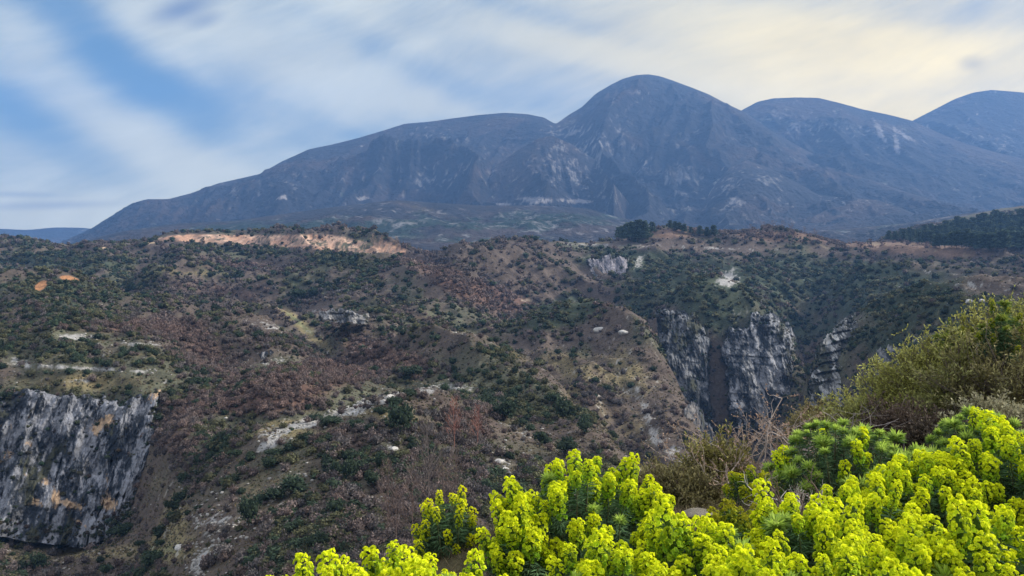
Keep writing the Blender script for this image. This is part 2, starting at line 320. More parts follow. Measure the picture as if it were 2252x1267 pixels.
pts((1150, 740, 640), (1250, 745, 615), (1350, 790, 560), (1400, 860, 500), (1460, 950, 430), (1530, 1020, 400), (1200, 790, 560), (1280, 860, 490))
ridge([(960, 742, 510), (1040, 729, 500), (1110, 762, 480), (1180, 802, 450), (1240, 850, 415), (1300, 902, 375), (1345, 942, 350), (1400, 1005, 320), (1450, 1065, 300)], 84, 66)
pts((1000, 800, 430), (1100, 850, 385), (1200, 920, 325), (1300, 1000, 275), (1400, 1110, 240), (1100, 950, 290), (1200, 1050, 240), (1080, 1060, 225), (1300, 1150, 210), (1200, 1267, 170))
ridge([(520, 962, 270), (600, 937, 272), (700, 917, 270), (800, 892, 275), (880, 870, 288), (950, 860, 305)], 56, 40)
pts((560, 1020, 245), (700, 1000, 235), (900, 980, 240), (1000, 1000, 250), (600, 1100, 215), (800, 1080, 210), (950, 1100, 205), (400, 1120, 240), (500, 1200, 195), (700, 1200, 180), (850, 1200, 175), (1000, 1220, 170), (600, 1300, 165), (900, 1330, 150))
pts((600, 880, 340), (750, 850, 375), (450, 860, 370), (450, 950, 320), (370, 1020, 300), (500, 800, 430), (700, 800, 440), (850, 800, 440), (900, 760, 520), (880, 715, 620), (750, 740, 580))
ridge([(480, 690, 600), (560, 688, 560), (620, 710, 540), (680, 750, 500), (740, 790, 460)], 62, 64)
pts((0, 780, 420), (100, 745, 445), (200, 735, 450), (300, 755, 430), (355, 762, 425), (385, 800, 395), (0, 720, 540), (200, 700, 580), (350, 715, 560))
pts((30, 812, 390), (200, 818, 388), (350, 815, 382), (150, 872, 366), (0, 880, 366), (300, 865, 362), (0, 1160, 330), (150, 1175, 325), (270, 1120, 322), (350, 960, 338), (400, 900, 352))
pts((0, 1200, 290), (200, 1215, 268), (330, 1180, 262), (100, 1290, 240), (300, 1300, 215))
pts((-250, 600, 1150), (-250, 700, 800), (-250, 800, 450), (-250, 880, 366), (-250, 1160, 330), (-250, 1300, 240))
pts((1500, 1150, 280), (1700, 1100, 350), (1800, 1000, 430), (2000, 1100, 250), (2252, 1100, 150), (1600, 1267, 160), (2000, 1267, 130), (0, 1400, 200), (600, 1450, 125), (1100, 1500, 115), (1700, 1500, 105), (-250, 1500, 180), (2450, 1300, 120))
LK = .42                                                   # weight of depth against bearing in the spline
TP = []
for (x, y, Y) in CP:
    u, s = us(x, y); TP.append((float(u), LK * math.log(Y), float(s)))
NC, NR, Y0, Y1 = 1320, 1050, 108.0, 2250.0
u1 = np.linspace(-.95, .95, NC); l1 = np.linspace(math.log(Y0), math.log(Y1), NR)
uc = np.linspace(-.95, .95, 241); lc = np.linspace(math.log(Y0), math.log(Y1), 301)
U, Lg = np.meshgrid(uc, lc); S0 = tps(TP, np.stack([U.ravel(), LK * Lg.ravel()], -1)).reshape(U.shape)
def bil(A, u, lg):                                         # Catmull-Rom would be finer; two passes of linear are enough under the noise
    fx = (u - uc[0]) / (uc[1] - uc[0]); fy = (lg - lc[0]) / (lc[1] - lc[0])
    ix = np.clip(np.floor(fx).astype(int), 0, len(uc) - 2); iy = np.clip(np.floor(fy).astype(int), 0, len(lc) - 2); fx = np.clip(fx - ix, 0, 1); fy = np.clip(fy - iy, 0, 1)
    return (A[iy, ix] * (1 - fx) + A[iy, ix + 1] * fx) * (1 - fy) + (A[iy + 1, ix] * (1 - fx) + A[iy + 1, ix + 1] * fx) * fy
def hill_z(u, Y):
    X = u * Y; z = bil(S0, u, np.log(Y)) * Y
    wx = X + 25 * fbm(X / 130, Y / 130, 2, 91); wy = Y + 25 * fbm(X / 130, Y / 130, 2, 95)
    k = sstep(1500, 1150, Y) * .75 + .25
    far = np.clip(Y / 500, .35, 1.3)
    p = wx * .8 + wy * .6; q = wx * .6 - wy * .8                # ravines run down towards the gorge, forward and to the right
    nr_ = sstep(150, 420, Y)
    z = z + far * k * ((9 + 21 * nr_) * (ridged(p / 115, q / 280, 4, 101, .48) - .45) + 5.0 * fbm(wx / 42, wy / 55, 5, 105, .55) + 2.6 * (ridged(p / 24, q / 60, 3, 113) - .45) + .9 * fbm(X / 9, Y / 9, 3, 109))
    return z
U, Lg = np.meshgrid(u1, l1); Yh = np.exp(Lg); Xh = U * Yh; Zh = hill_z(U, Yh)
HPX, HPY = pix(Xh, Yh, Zh)
def paint(px, py, X, Y):
    """amounts of rock, grass, brown thicket and evergreen over the hills"""
    n1 = fbm(X / 90, Y / 120, 4, 201); n2 = fbm(X / 28, Y / 40, 4, 205, .6); n3 = fbm(X / 7, Y / 9, 4, 209, .7)
    def s(L_): return sum([a * ell(px, py, *b) for (a, b) in L_], 0 * px)
    rock = s([(1.2, (760, 905, 90, 14, -18)), (1.0, (665, 935, 60, 15, -12)), (1.0, (600, 975, 45, 26, -30)), (.95, (905, 864, 55, 11, -12)), (.95, (1000, 852, 55, 9, 5)), (.85, (1395, 865, 22, 60, -30)), (.8, (1435, 945, 16, 50, -20)), (.8, (1490, 1000, 70, 22, 40)),
              (.6, (1100, 1020, 40, 25, 20)), (1.2, (175, 740, 60, 9, 0)), (1.3, (300, 758, 52, 6, 0)), (1.3, (200, 811, 190, 6, 3)), (.9, (50, 800, 40, 10, 30)), (.8, (170, 838, 60, 5, 0)), (.7, (480, 1160, 60, 70, -60)), (1.2, (440, 1235, 22, 50, 25)),
              (1.0, (1405, 575, 14, 30, 25)), (1.1, (1605, 612, 26, 26, -20)), (.9, (1590, 622, 30, 10, 0)), (.55, (2150, 630, 140, 14, 4)), (.7, (1560, 545, 240, 5, 2)), (.7, (1300, 540, 100, 6, 3)), (1.0, (725, 690, 60, 10, 8)), (.9, (590, 718, 50, 12, 15)), (.8, (600, 795, 50, 16, 0)),
              (.5, (990, 990, 30, 8, 0)), (.8, (860, 985, 20, 8, 20)), (.5, (810, 1080, 60, 14, 40)), (.5, (1320, 580, 60, 22, 0)), (.45, (1640, 690, 60, 14, 15)), (.5, (1860, 720, 60, 30, -40)), (.6, (1380, 700, 30, 10, 0)), (.4, (1250, 660, 50, 8, 10)), (.5, (1020, 735, 60, 6, 5)), (.4, (620, 1080, 60, 40, -40)),
              (.6, (1330, 905, 12, 30, -20)), (.35, (1180, 970, 90, 30, 20)), (.6, (2010, 745, 60, 8, 0)), (.3, (1230, 600, 120, 14, 0)), (.4, (2050, 600, 200, 12, 6))])
    grass = s([(1.0, (690, 740, 70, 16, 38)), (.9, (640, 695, 50, 12, 35)), (.7, (1120, 775, 70, 12, 28)), (.7, (1390, 800, 120, 60, 40)), (.7, (1250, 800, 100, 40, 20)), (.55, (1180, 960, 260, 80, 15)), (1.0, (640, 950, 100, 14, 0)), (.9, (620, 930, 70, 8, -5)), (.9, (250, 1215, 330, 36, 0)), (.8, (380, 1150, 80, 60, -60)), (.8, (200, 840, 220, 30, 0)),
               (.6, (300, 780, 120, 10, 0)), (.6, (560, 1080, 110, 60, -50)), (.7, (790, 910, 90, 20, 0)), (.5, (900, 930, 90, 30, 30)), (.55, (420, 600, 160, 14, 5)), (.5, (350, 1060, 50, 50, 0)), (.6, (690, 850, 60, 12, 0)), (.5, (1250, 870, 50, 40, 40)), (.6, (1300, 535, 90, 6, 0)), (.5, (1880, 545, 120, 12, 0)), (.4, (880, 630, 80, 10, 20)), (.5, (440, 760, 60, 10, 0)), (.35, (800, 1150, 200, 60, 20)), (.4, (1400, 950, 120, 50, 40))])
    brown = s([(1.1, (700, 830, 190, 45, -8)), (.9, (560, 890, 190, 35, 0)), (.8, (440, 770, 120, 50, 30)), (1.0, (1000, 620, 200, 36, 26)), (.9, (1100, 655, 90, 20, 15)), (.7, (520, 585, 160, 18, 3)), (.7, (480, 640, 140, 18, 8)), (.8, (300, 720, 200, 18, 0)), (.7, (1050, 930, 90, 60, 0)), (.8, (850, 780, 160, 28, 20)), (.7, (380, 960, 70, 90, 0)), (1.3, (1470, 513, 70, 11, 0)), (1.2, (1710, 520, 110, 13, 3)), (1.3, (2020, 548, 190, 17, 4)),
               (.5, (780, 960, 100, 30, 0)), (.6, (900, 690, 130, 22, 20)), (.5, (1640, 600, 100, 30, 0)), (.5, (1700, 700, 40, 70, -20)), (.5, (1330, 700, 80, 40, 30)), (.5, (960, 1080, 120, 80, 0)), (.5, (1230, 970, 80, 30, 0))])
    green = s([(.8, (150, 650, 240, 70, 0)), (.8, (120, 570, 220, 22, 0)), (.8, (720, 570, 220, 14, 6)), (.7, (640, 620, 160, 20, 10)), (1.25, (1225, 690, 110, 42, -10)), (.7, (1400, 660, 60, 24, 30)), (.8, (1350, 570, 140, 20, 0)), (1.15, (1800, 610, 400, 60, 3)), (.8, (1700, 720, 220, 70, 0)), (.9, (1500, 640, 120, 50, 30)), (.8, (2100, 680, 200, 30, 0)), (1.0, (1960, 740, 80, 50, -30)), (.7, (480, 715, 80, 20, 20)), (.7, (1120, 780, 60, 26, 30)), (.6, (1180, 910, 80, 20, 40)), (.7, (150, 770, 90, 14, 0)), (.8, (130, 1180, 170, 12, 3)), (.6, (940, 745, 50, 26, 0)), (.7, (850, 685, 90, 18, 5)), (.7, (1300, 980, 60, 20, 30))])
    return n1, n2, n3, rock, grass, brown, green
n1, n2, n3, rk, gs, bw, gn = paint(HPX, HPY, Xh, Yh)
C = np.ones(Xh.shape + (3,)) * np.array([.085, .066, .054])
def lay(mk, c):
    global C
    C = C * (1 - mk[..., None]) + np.array(c) * mk[..., None]
lay(sstep(-.1, .5, n1 + n2 * .6), (.080, .080, .052))
lay(sstep(.3, .9, bw + n2 * .3), (.105, .064, .050))
lay(sstep(.35, .8, gn + n2 * .4), (.042, .052, .032))
lay(sstep(.35, .85, gs + n2 * .35 + n3 * .25), (.165, .135, .070))
lay(sstep(.95, 1.3, gs + n3 * .2), (.17, .18, .09))
n4 = fbm(Xh / 2.6, Yh / 4.5, 4, 231, .7); n5 = ridged(Xh / 16, Yh / 24, 4, 235)
lay(sstep(.50, .85, n4 * .9 + n3 * .4 + .08) * .6, (.13, .105, .075))
lay(sstep(.25, .6, n4 * .6 - n3 * .3 + .1 * n2) * .45, (.055, .052, .036))
lay(sstep(.50, .80, rk * .85 + n3 * .55 + n4 * .6 + (n5 - .5) * .3 - .06), (.28, .272, .258))
lay(sstep(.30, .45, n4) * sstep(-.1, .25, n3) * sstep(1100, 500, Yh) * sstep(.05, .4, gs + .3 * n2) * .8, (.30, .285, .26))
field = ell(HPX, HPY, 2020, 548, 200, 17, 4) + ell(HPX, HPY, 1470, 515, 70, 12, 0) + ell(HPX, HPY, 1710, 520, 100, 12, 0)
lay(sstep(.35, .6, field + n3 * .15) * (Yh > 1150), (.15, .098, .070)); lay(sstep(.2, .5, n3 + n2) * sstep(.35, .6, field) * .6 * (Yh > 1150), (.20, .16, .10))
# the bare orange bank below the plateau rim, and small orange scars
xs = [340, 370, 420, 500, 600, 700, 750, 800, 850, 900]; top = [527, 519, 516, 517, 518, 517, 521, 532, 533, 553]; bot = [530, 529, 532, 536, 542, 548, 556, 563, 566, 556]
tt_ = np.interp(HPX, xs, top); bb_ = np.interp(HPX, xs, bot)
ore = sstep(-1.5, .5, HPY - tt_) * sstep(1.5, -1.5, HPY - bb_ + n3 * 4) * (HPX > 345) * (HPX < 893) * (Yh > 1100) * sstep(.28, .02, n3 * .8 + n2 * .3 + ell(HPX, HPY, 800, 545, 26, 8, 0) * .5)
er = ridged(Xh / 9, Yh / 60, 4, 240)
lay(ore * .95, (.42, .245, .16)); lay(ore * sstep(-.1, .3, n2 + .3 * n1) * .8, (.45, .31, .23)); lay(ore * sstep(740, 800, HPX) * sstep(0, .4, n3 + .1), (.34, .27, .21)); lay(ore * sstep(.45, .8, er) * .75, (.16, .11, .085)); lay(ore * sstep(.15, .5, n4) * .6, (.17, .135, .10))
sc2 = ell(HPX, HPY, 90, 628, 22, 11, -30) + ell(HPX, HPY, 152, 613, 28, 8, 12)
lay(sstep(.4, .6, sc2 + n3 * .12), (.33, .16, .07))
lay(sstep(.5, .6, ell(HPX, HPY, 1157, 661, 24, 3, 3) + n3 * .2) * (Yh > 600) * .7, (.34, .27, .20))
lay(sstep(.5, .6, ell(HPX, HPY, 330, 533, 22, 4, 3) + ell(HPX, HPY, 220, 545, 24, 3, 0) + n3 * .2), (.36, .27, .18))
hill = link('hillside', mesh_np('hillside', np.stack([Xh, Yh, Zh], -1).reshape(-1, 3), grid_faces(NR, NC), M_HILL, np.clip(C, .01, .8).reshape(-1, 3), True))
tag(hill, kind='structure')

# visibility of hill points from the camera (running maximum of the slope outward along each bearing)
SH = Zh / Yh; RUN = np.maximum.accumulate(SH, axis=0); RUN = np.vstack([np.full((1, NC), -9.), RUN[:-1]])
def hidden(u, Y, z):
    ix = np.clip(np.round((u - u1[0]) / (u1[1] - u1[0])).astype(int), 0, NC - 1); iy = np.clip(np.round((np.log(Y) - l1[0]) / (l1[1] - l1[0])).astype(int), 0, NR - 1)
    return z / Y < RUN[iy, ix]
def ray_hit(px, py):
    """where the line of sight through a point of the photograph meets the hills"""
    u, s = us(px, py); ix = int(round((float(u) - u1[0]) / (u1[1] - u1[0]))); c = SH[:, ix]
    k = np.argmax(c >= float(s)); 
    if c[k] < float(s): k = int(np.argmax(c))
    return np.array([Xh[k, ix], Yh[k, ix], Zh[k, ix]])

# ------------------------------------------------------------------ cliffs
CLV = []
def cliff(name, top, bot, nx, ny, amp, seed, strata=0., crack=1., rockc=(.19, .195, .215), dark=(.055, .06, .07), warmc=None, warm=(), bulge=6., veg=.1, fs=1., foot=22.):
    top = np.array(top, float); bot = np.array(bot, float); bot[:, 1] += foot
    a = np.linspace(0, 1, nx)[None, :]; b = np.linspace(0, 1, ny)[:, None]
    ta = np.linspace(0, 1, len(top)); tb = np.linspace(0, 1, len(bot))
    T = [np.interp(a, ta, top[:, k]) for k in range(3)]; B = [np.interp(a, tb, bot[:, k]) for k in range(3)]
    px = T[0] * (1 - b) + B[0] * b; py = T[1] * (1 - b) + B[1] * b; Y = T[2] * (1 - b) + B[2] * b
    wob = fbm(a * 5 + 0 * b, b * 5 + 0 * a, 4, seed + 70)
    px = px + 7 * wob * (1 - np.abs(2 * b - 1) * .3); py = py + 13 * fbm(a * 11 + 0 * b, b * 2 + 0 * a, 5, seed + 77, .6) * (1 - .5 * b)
    u, s = us(px, py); X = u * Y; Z = s * Y
    # relief toward the viewer: vertical buttresses, beds and cracks
    hx = X / fs; hz = Z / fs
    but = ridged(hx / 22 + .2 * fbm(hx / 20, hz / 20, 2, seed + 5), hz / 90, 4, seed)
    rel = amp * (but - .4) * crack * 1.3 + amp * .6 * fbm(hx / 6, hz / 11, 5, seed + 9, .62)
    rel = rel - 3.2 * fs * sstep(.80, .97, ridged(hx / 9 + .3 * fbm(hx / 8, hz / 8, 2, seed + 61), hz / 30, 3, seed + 60)) - 1.2 * fs * sstep(.80, .97, ridged(hx / 5, hz / 4, 3, seed + 64))
    if strata: 
        q = hz / 4.2 + 1.6 * fbm(hx / 60, hz / 60, 2, seed + 20); f_ = q - np.floor(q); rel = rel + strata * (sstep(0, .25, f_) - f_) * 1.6 * sstep(-.1, .4, fbm(hx / 15, hz / 12, 3, seed + 23)) + strata * .7 * (vnoise(np.floor(q) * 3.1, hx / 14, seed + 3) - .5)
    en = .22 * fbm(hx / 11, hz / 11, 4, seed + 55) + .06 * fbm(hx / 3, hz / 3, 3, seed + 58)
    e = sstep(.02, .20, np.minimum(np.minimum(a, 1 - a) * 1.7, b * 1.7) + .02 + en)
    Y2 = Y - (rel + bulge) * e + (1 - e) * 16 * fs
    X2 = u * Y2 ; Z2 = s * Y2
    n3 = fbm(hx / 1.7 + hz / 8, hz / 3.2, 5, seed + 30, .8); n2 = fbm(hx / 6.5, hz / 14, 4, seed + 33, .6); n1 = fbm(hx / 30, hz / 30, 3, seed + 36)
    C = np.ones(X.shape + (3,)) * np.array(rockc)
    def ly(mk, c):
        nonlocal C
        C = C * (1 - mk[..., None]) + np.array(c) * mk[..., None]
    ly(sstep(-.22, .25, n2 * 1.0 + n3 * .9 + .12), dark)                # dark lichen and water stains
    wm = sum([k * ell(px, py, *q) for (k, q) in warm], 0 * px)
    if warmc: ly(sstep(.45, .95, wm + n3 * .9 + n2 * .3), warmc)
    ly(sstep(.35, .6, n2 + n1 * .7 + n3 * .3 + veg), (.05, .052, .036))
    CLV.append((np.stack([X2, Y2, Z2], -1)[::5, ::5].reshape(-1, 3), ((n2 + n1) + 3 * ((e > .15) & (e < .95)) + 3 * (b > .86))[::5, ::5].ravel(), fs))
    V = np.stack([X2, Y2, Z2], -1).reshape(-1, 3)
    me = mesh_np(name, V, grid_faces(ny, nx), M_CLIFF, np.clip(C, .01, .8).reshape(-1, 3), True)
    return tag(link(name, me), kind='structure')
cliff('cliff', [(-260, 860, 368), (-60, 858, 368), (20, 856, 368), (120, 862, 367), (200, 866, 366), (270, 856, 366), (335, 842, 367), (378, 826, 374)],
      [(-260, 1165, 326), (0, 1160, 326), (110, 1175, 324), (190, 1182, 322), (235, 1160, 322), (275, 1125, 324), (310, 1070, 330), (350, 980, 340)], 460, 340, 7.5, 301,
      warmc=(.40, .28, .18), warm=[(1.2, (232, 930, 30, 16, -40)), (.9, (60, 975, 14, 10, 10)), (1.0, (85, 1105, 24, 9, 20)), (1.1, (155, 1110, 34, 12, 15)), (1.1, (240, 1110, 22, 20, 0)), (.9, (175, 1150, 30, 6, 30)), (.8, (25, 940, 6, 20, 0)), (.8, (145, 935, 6, 10, -30)), (.8, (235, 1060, 6, 22, 0)), (.8, (60, 1045, 10, 8, 0)), (.9, (100, 1060, 10, 14, 0)), (1.1, (345, 865, 14, 30, 30)), (.9, (205, 945, 14, 20, 10)), (.9, (120, 1090, 12, 24, 0)), (.9, (20, 1000, 10, 16, 0))], veg=-.06, dark=(.022, .027, .036), bulge=13)
if 0: cliff('cliff', [(335, 812, 384), (352, 800, 386), (375, 798, 388), (392, 806, 388)], [(318, 880, 364), (340, 885, 364), (356, 890, 364), (372, 880, 366)], 80, 90, 4, 305, warmc=(.40, .30, .2), warm=[(1.1, (358, 845, 12, 26, 25))], veg=-.1, foot=4, bulge=5)
cliff('cliff', [(1584, 735, 806), (1600, 706, 806), (1620, 690, 806), (1660, 680, 808), (1700, 688, 804), (1735, 712, 800), (1752, 745, 800)], [(1592, 900, 752), (1612, 900, 750), (1640, 905, 750), (1680, 905, 750), (1710, 905, 755), (1735, 900, 760), (1748, 890, 760)], 260, 280, 10, 311, strata=1.0, crack=1.4, fs=1.5, rockc=(.235, .24, .255), dark=(.03, .034, .04), bulge=18, veg=.10, foot=40)
cliff('cliff', [(1440, 690, 800), (1480, 682, 800), (1520, 690, 800), (1545, 705, 800), (1562, 735, 800)], [(1470, 880, 750), (1510, 890, 750), (1540, 900, 750), (1555, 905, 750), (1568, 905, 750)], 200, 220, 10, 318, strata=.8, crack=1.4, fs=1.4, rockc=(.155, .16, .17), dark=(.028, .032, .036), bulge=16, veg=.2, foot=30)
cliff('cliff', [(1795, 770, 622), (1822, 735, 632), (1850, 704, 642), (1885, 686, 646), (1925, 692, 640), (1975, 722, 600)], [(1765, 880, 592), (1795, 890, 585), (1835, 890, 580), (1880, 890, 570), (1920, 880, 560), (1950, 870, 550)], 260, 240, 6, 325, strata=2.8, crack=.7, fs=1.3, rockc=(.34, .34, .33), dark=(.06, .062, .06), bulge=32, veg=-.1, foot=30)
cliff('cliff', [(1930, 775, 520), (1955, 752, 520), (2000, 742, 515), (2060, 740, 500)], [(1915, 860, 500), (1955, 860, 495), (1990, 850, 490), (2050, 850, 480)], 120, 120, 5, 333, strata=1.8, fs=1.2, bulge=9, rockc=(.19, .19, .19), dark=(.035, .038, .038), veg=.1)
cliff('cliff', [(1285, 572, 1190), (1330, 562, 1190), (1385, 566, 1190)], [(1300, 608, 1150), (1335, 612, 1150), (1380, 600, 1150)], 110, 70, 9, 341, fs=2, bulge=9, rockc=(.22, .205, .22), veg=-.05, foot=5, crack=1.6)
cliff('cliff', [(1495, 900, 500), (1530, 880, 505), (1550, 920, 500), (1572, 960, 480)], [(1490, 965, 470), (1520, 985, 465), (1550, 1010, 460), (1575, 1010, 460)], 80, 80, 4, 347, fs=1, bulge=8, rockc=(.19, .175, .16))
cliff('cliff', [(560, 776, 455), (600, 770, 455), (645, 768, 458)], [(565, 806, 446), (600, 812, 445), (640, 800, 450)], 90, 50, 3, 352, fs=1, bulge=4, rockc=(.26, .26, .265), dark=(.03, .034, .04), strata=.7, veg=-.05, foot=5)
cliff('cliff', [(700, 686, 590), (750, 680, 590), (812, 692, 590)], [(704, 702, 584), (760, 706, 584), (812, 712, 584)], 100, 40, 2.4, 358, fs=1, bulge=4, rockc=(.27, .26, .25), strata=1.2, veg=.05, foot=3)

# ------------------------------------------------------------------ scrub
def ico():
    t = (1 + 5 ** .5) / 2
    v = np.array([(-1, t, 0), (1, t, 0), (-1, -t, 0), (1, -t, 0), (0, -1, t), (0, 1, t), (0, -1, -t), (0, 1, -t), (t, 0, -1), (t, 0, 1), (-t, 0, -1), (-t, 0, 1)], float)
    f = np.array([(0, 11, 5), (0, 5, 1), (0, 1, 7), (0, 7, 10), (0, 10, 11), (1, 5, 9), (5, 11, 4), (11, 10, 2), (10, 7, 6), (7, 1, 8), (3, 9, 4), (3, 4, 2), (3, 2, 6), (3, 6, 8), (3, 8, 9), (4, 9, 5), (2, 4, 11), (6, 2, 10), (8, 6, 7), (9, 8, 1)])
    return v / np.linalg.norm(v[0]), f
IV, IF = ico()
def clump_proto(nleaf, leaf, rng, core=.72, up=.0, drop=.25):
    """one bush of unit radius: a ragged core with leaf sprays standing out of it"""
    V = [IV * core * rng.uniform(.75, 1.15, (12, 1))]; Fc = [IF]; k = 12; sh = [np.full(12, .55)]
    d = rng.normal(size=(nleaf, 3)); d /= np.linalg.norm(d, axis=1)[:, None]; d[:, 2] = np.where(d[:, 2] < -drop, -d[:, 2], d[:, 2])
    lump = .8 + .25 * np.sin(d[:, 0] * 4 + rng.uniform(0, 6)) * np.cos(d[:, 1] * 5 + rng.uniform(0, 6))
    c = d * (lump * rng.uniform(.62, 1.05, nleaf))[:, None]
    a = rng.normal(size=(nleaf, 3)); a[:, 2] += up; a /= np.linalg.norm(a, axis=1)[:, None]; b = np.cross(a, d + rng.normal(size=(nleaf, 3)) * .4); b /= np.linalg.norm(b, axis=1)[:, None] + 1e-6
    l = leaf * rng.uniform(.6, 1.3, nleaf)[:, None]
    tri = np.stack([c - a * l * .6 - b * l * .5, c + a * l, c + b * l * .7 - a * l * .3], 1)
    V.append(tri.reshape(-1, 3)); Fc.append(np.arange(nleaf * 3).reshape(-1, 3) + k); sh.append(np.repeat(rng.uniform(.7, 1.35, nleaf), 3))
    return np.concatenate(V), np.concatenate(Fc), np.concatenate(sh)
PG = [clump_proto(44, .36, RNG) for _ in range(6)]; PB = [clump_proto(44, .34, RNG, core=.55, up=1.2) for _ in range(6)]
PGn = [clump_proto(130, .21, RNG, core=.74) for _ in range(8)]; PBn = [clump_proto(170, .17, RNG, core=.62, up=1.6) for _ in range(8)]
def scatter(name, pos, rad, cols, protos, label, sq=.8, jit=0):
    """one mass of brush nobody could count"""
    idx = RNG.integers(0, len(protos), len(pos)); VV = []; FF = []; CC = []; k = 0
    for p in range(len(protos)):
        w_ = np.where(idx == p)[0]
        if not len(w_): continue
        v, f, s_ = protos[p]; n = len(v)
        a = RNG.uniform(0, 6.28, len(w_)); ca, sa = np.cos(a)[:, None], np.sin(a)[:, None]
        q = np.stack([v[None, :, 0] * ca - v[None, :, 1] * sa, v[None, :, 0] * sa + v[None, :, 1] * ca, np.broadcast_to(v[None, :, 2], (len(w_), n))], -1)
        q = q * rad[w_][:, None, None] * np.array([1, 1, 1.0]); q[..., 2] *= sq
        q += pos[w_][:, None, :]
        VV.append(q.reshape(-1, 3)); FF.append((f[None] + (np.arange(len(w_)) * n)[:, None, None]).reshape(-1, 3) + k); k += n * len(w_)
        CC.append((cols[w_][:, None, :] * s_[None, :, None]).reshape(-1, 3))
    me = mesh_np(name, np.concatenate(VV), np.concatenate(FF), M_BUSH, np.clip(np.concatenate(CC), .004, .9))
    return tag(link(name, me), label, name.replace('_', ' '), kind='stuff')
def cand(n, ya, yb, seed):
    r = np.random.default_rng(seed); u = r.uniform(-.82, .82, n); Y = np.exp(r.uniform(math.log(ya), math.log(yb), n))
    z = hill_z(u, Y); k = ~hidden(u, Y, z + 4 + Y * .004); u, Y, z = u[k], Y[k], z[k]; X = u * Y
    px, py = pix(X, Y, z); return r, u, Y, z, X, px, py
r, u_, Y_, z_, X_, px_, py_ = cand(305000, 150, 1900, 5)
m1, m2, m3, k_r, k_g, k_b, k_n = paint(px_, py_, X_, Y_)
oreC = (px_ > 345) & (px_ < 893) & (py_ > np.interp(px_, xs, top) - 3) & (py_ < np.interp(px_, xs, bot) + 1)
fieldC = ell(px_, py_, 2020, 548, 200, 17, 4) + ell(px_, py_, 1470, 515, 70, 12, 0)
orange2 = (ell(px_, py_, 90, 628, 24, 13, -30) + ell(px_, py_, 152, 613, 30, 10, 12) + ell(px_, py_, 1157, 664, 30, 8, 3)) > .35
far_ = sstep(500, 1100, Y_)
dg = .25 + .75 * k_n + .6 * m1 + .8 * m2 + .5 * m3 + .16 * far_ - 2.0 * k_r - .55 * k_g - .55 * k_b
db = .25 + .85 * k_b - .40 * m1 + .6 * m2 + .45 * m3 + .10 * far_ - 2.0 * k_r - .65 * k_g - .3 * k_n
rr = r.random(len(px_)); rb = r.random(len(px_)); ok = ~(oreC & (r.random(len(px_)) < .94)) & ~orange2 & ((fieldC < .4) | (r.random(len(px_)) < .12))
G = ok & (rr < np.clip(dg, .02, .95) * .75); B = ok & ~G & (rb < np.clip(db, .03, 1) * .9)
def radii(Y, r_, lo, hi): return (lo + (hi - lo) * r_.random(len(Y)) ** 2.6) * (.8 + .55 * sstep(250, 1300, Y) * 2)
rg_ = radii(Y_[G], r, .55, 3.4); rb_ = radii(Y_[B], r, .8, 3.2)
ol_ = (r.random((int(G.sum()), 1)) < .5); gc = np.where(ol_, np.array([.085, .086, .045]), np.array([.036, .054, .032])) * r.uniform(.65, 1.4, (int(G.sum()), 1))
t_ = r.random(B.sum())[:, None] * .75 + .45 * sstep(.2, .9, k_b[B])[:, None] - .1
bc = np.array([.105, .094, .090]) * (1 - t_) + np.array([.160, .110, .094]) * t_; bc = bc * r.uniform(.65, 1.3, (len(bc), 1))
pg_ = np.stack([X_[G], Y_[G], z_[G] + rg_ * .3], -1); pb_ = np.stack([X_[B], Y_[B], z_[B] + rb_ * .35], -1); ng = Y_[G] < 560; nb = Y_[B] < 560
# bushes rooted on ledges of the cliffs
for (cv, cn, cf) in CLV:
    k = np.where((cn > -.05) & (r.random(len(cn)) < np.where(cn > 2, .22, .045) * cf))[0]
    if not len(k): continue
    pg_ = np.vstack([pg_, cv[k]]); rk_ = r.uniform(.5, 1.5, len(k)) * cf; rg_ = np.concatenate([rg_, rk_]); gc = np.vstack([gc, np.stack([r.uniform(.030, .06, len(k)), r.uniform(.038, .062, len(k)), r.uniform(.026, .042, len(k))], -1)])
ng = pg_[:, 1] < 560
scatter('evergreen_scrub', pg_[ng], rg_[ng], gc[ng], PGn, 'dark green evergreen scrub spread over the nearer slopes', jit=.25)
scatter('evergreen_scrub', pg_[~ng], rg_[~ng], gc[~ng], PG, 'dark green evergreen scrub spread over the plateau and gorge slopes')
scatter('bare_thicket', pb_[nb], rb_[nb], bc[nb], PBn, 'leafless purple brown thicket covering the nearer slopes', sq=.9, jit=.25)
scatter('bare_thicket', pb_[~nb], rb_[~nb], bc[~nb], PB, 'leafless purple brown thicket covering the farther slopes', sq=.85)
r, u_, Y_, z_, X_, px_, py_ = cand(190000, 140, 620, 8); m1, m2, m3, k_r, k_g, k_b, k_n = paint(px_, py_, X_, Y_)
T = r.random(len(px_)) < np.clip(.62 + .5 * k_g + .3 * m2 - .8 * k_r, 0, 1); T &= ~((px_ < 300) & (py_ > 880) & (py_ < 1165)); nT = int(T.sum())
rt = r.uniform(.22, .75, nT) * (.7 + .6 * sstep(150, 600, Y_[T])); w1 = r.random((nT, 1))
tcol = np.where(w1 < .45, np.array([.17, .135, .08]), np.where(w1 < .75, np.array([.12, .10, .085]), np.array([.075, .085, .045]))) * r.uniform(.6, 1.35, (nT, 1))
PT_ = [clump_proto(12, .5, RNG, core=.5, up=1.5) for _ in range(5)]
scatter('dry_tussock', np.stack([X_[T], Y_[T], z_[T] + rt * .1], -1), rt, tcol, PT_, 'ochre and brown grass tussocks on the open slopes', sq=.7)
S_ = (r.random(len(px_)) < np.clip(.03 + .5 * k_r + .05 * k_g, 0, .7)) & ~T; nS = int(S_.sum()); rs = r.uniform(.2, .9, nS) ** 1.3
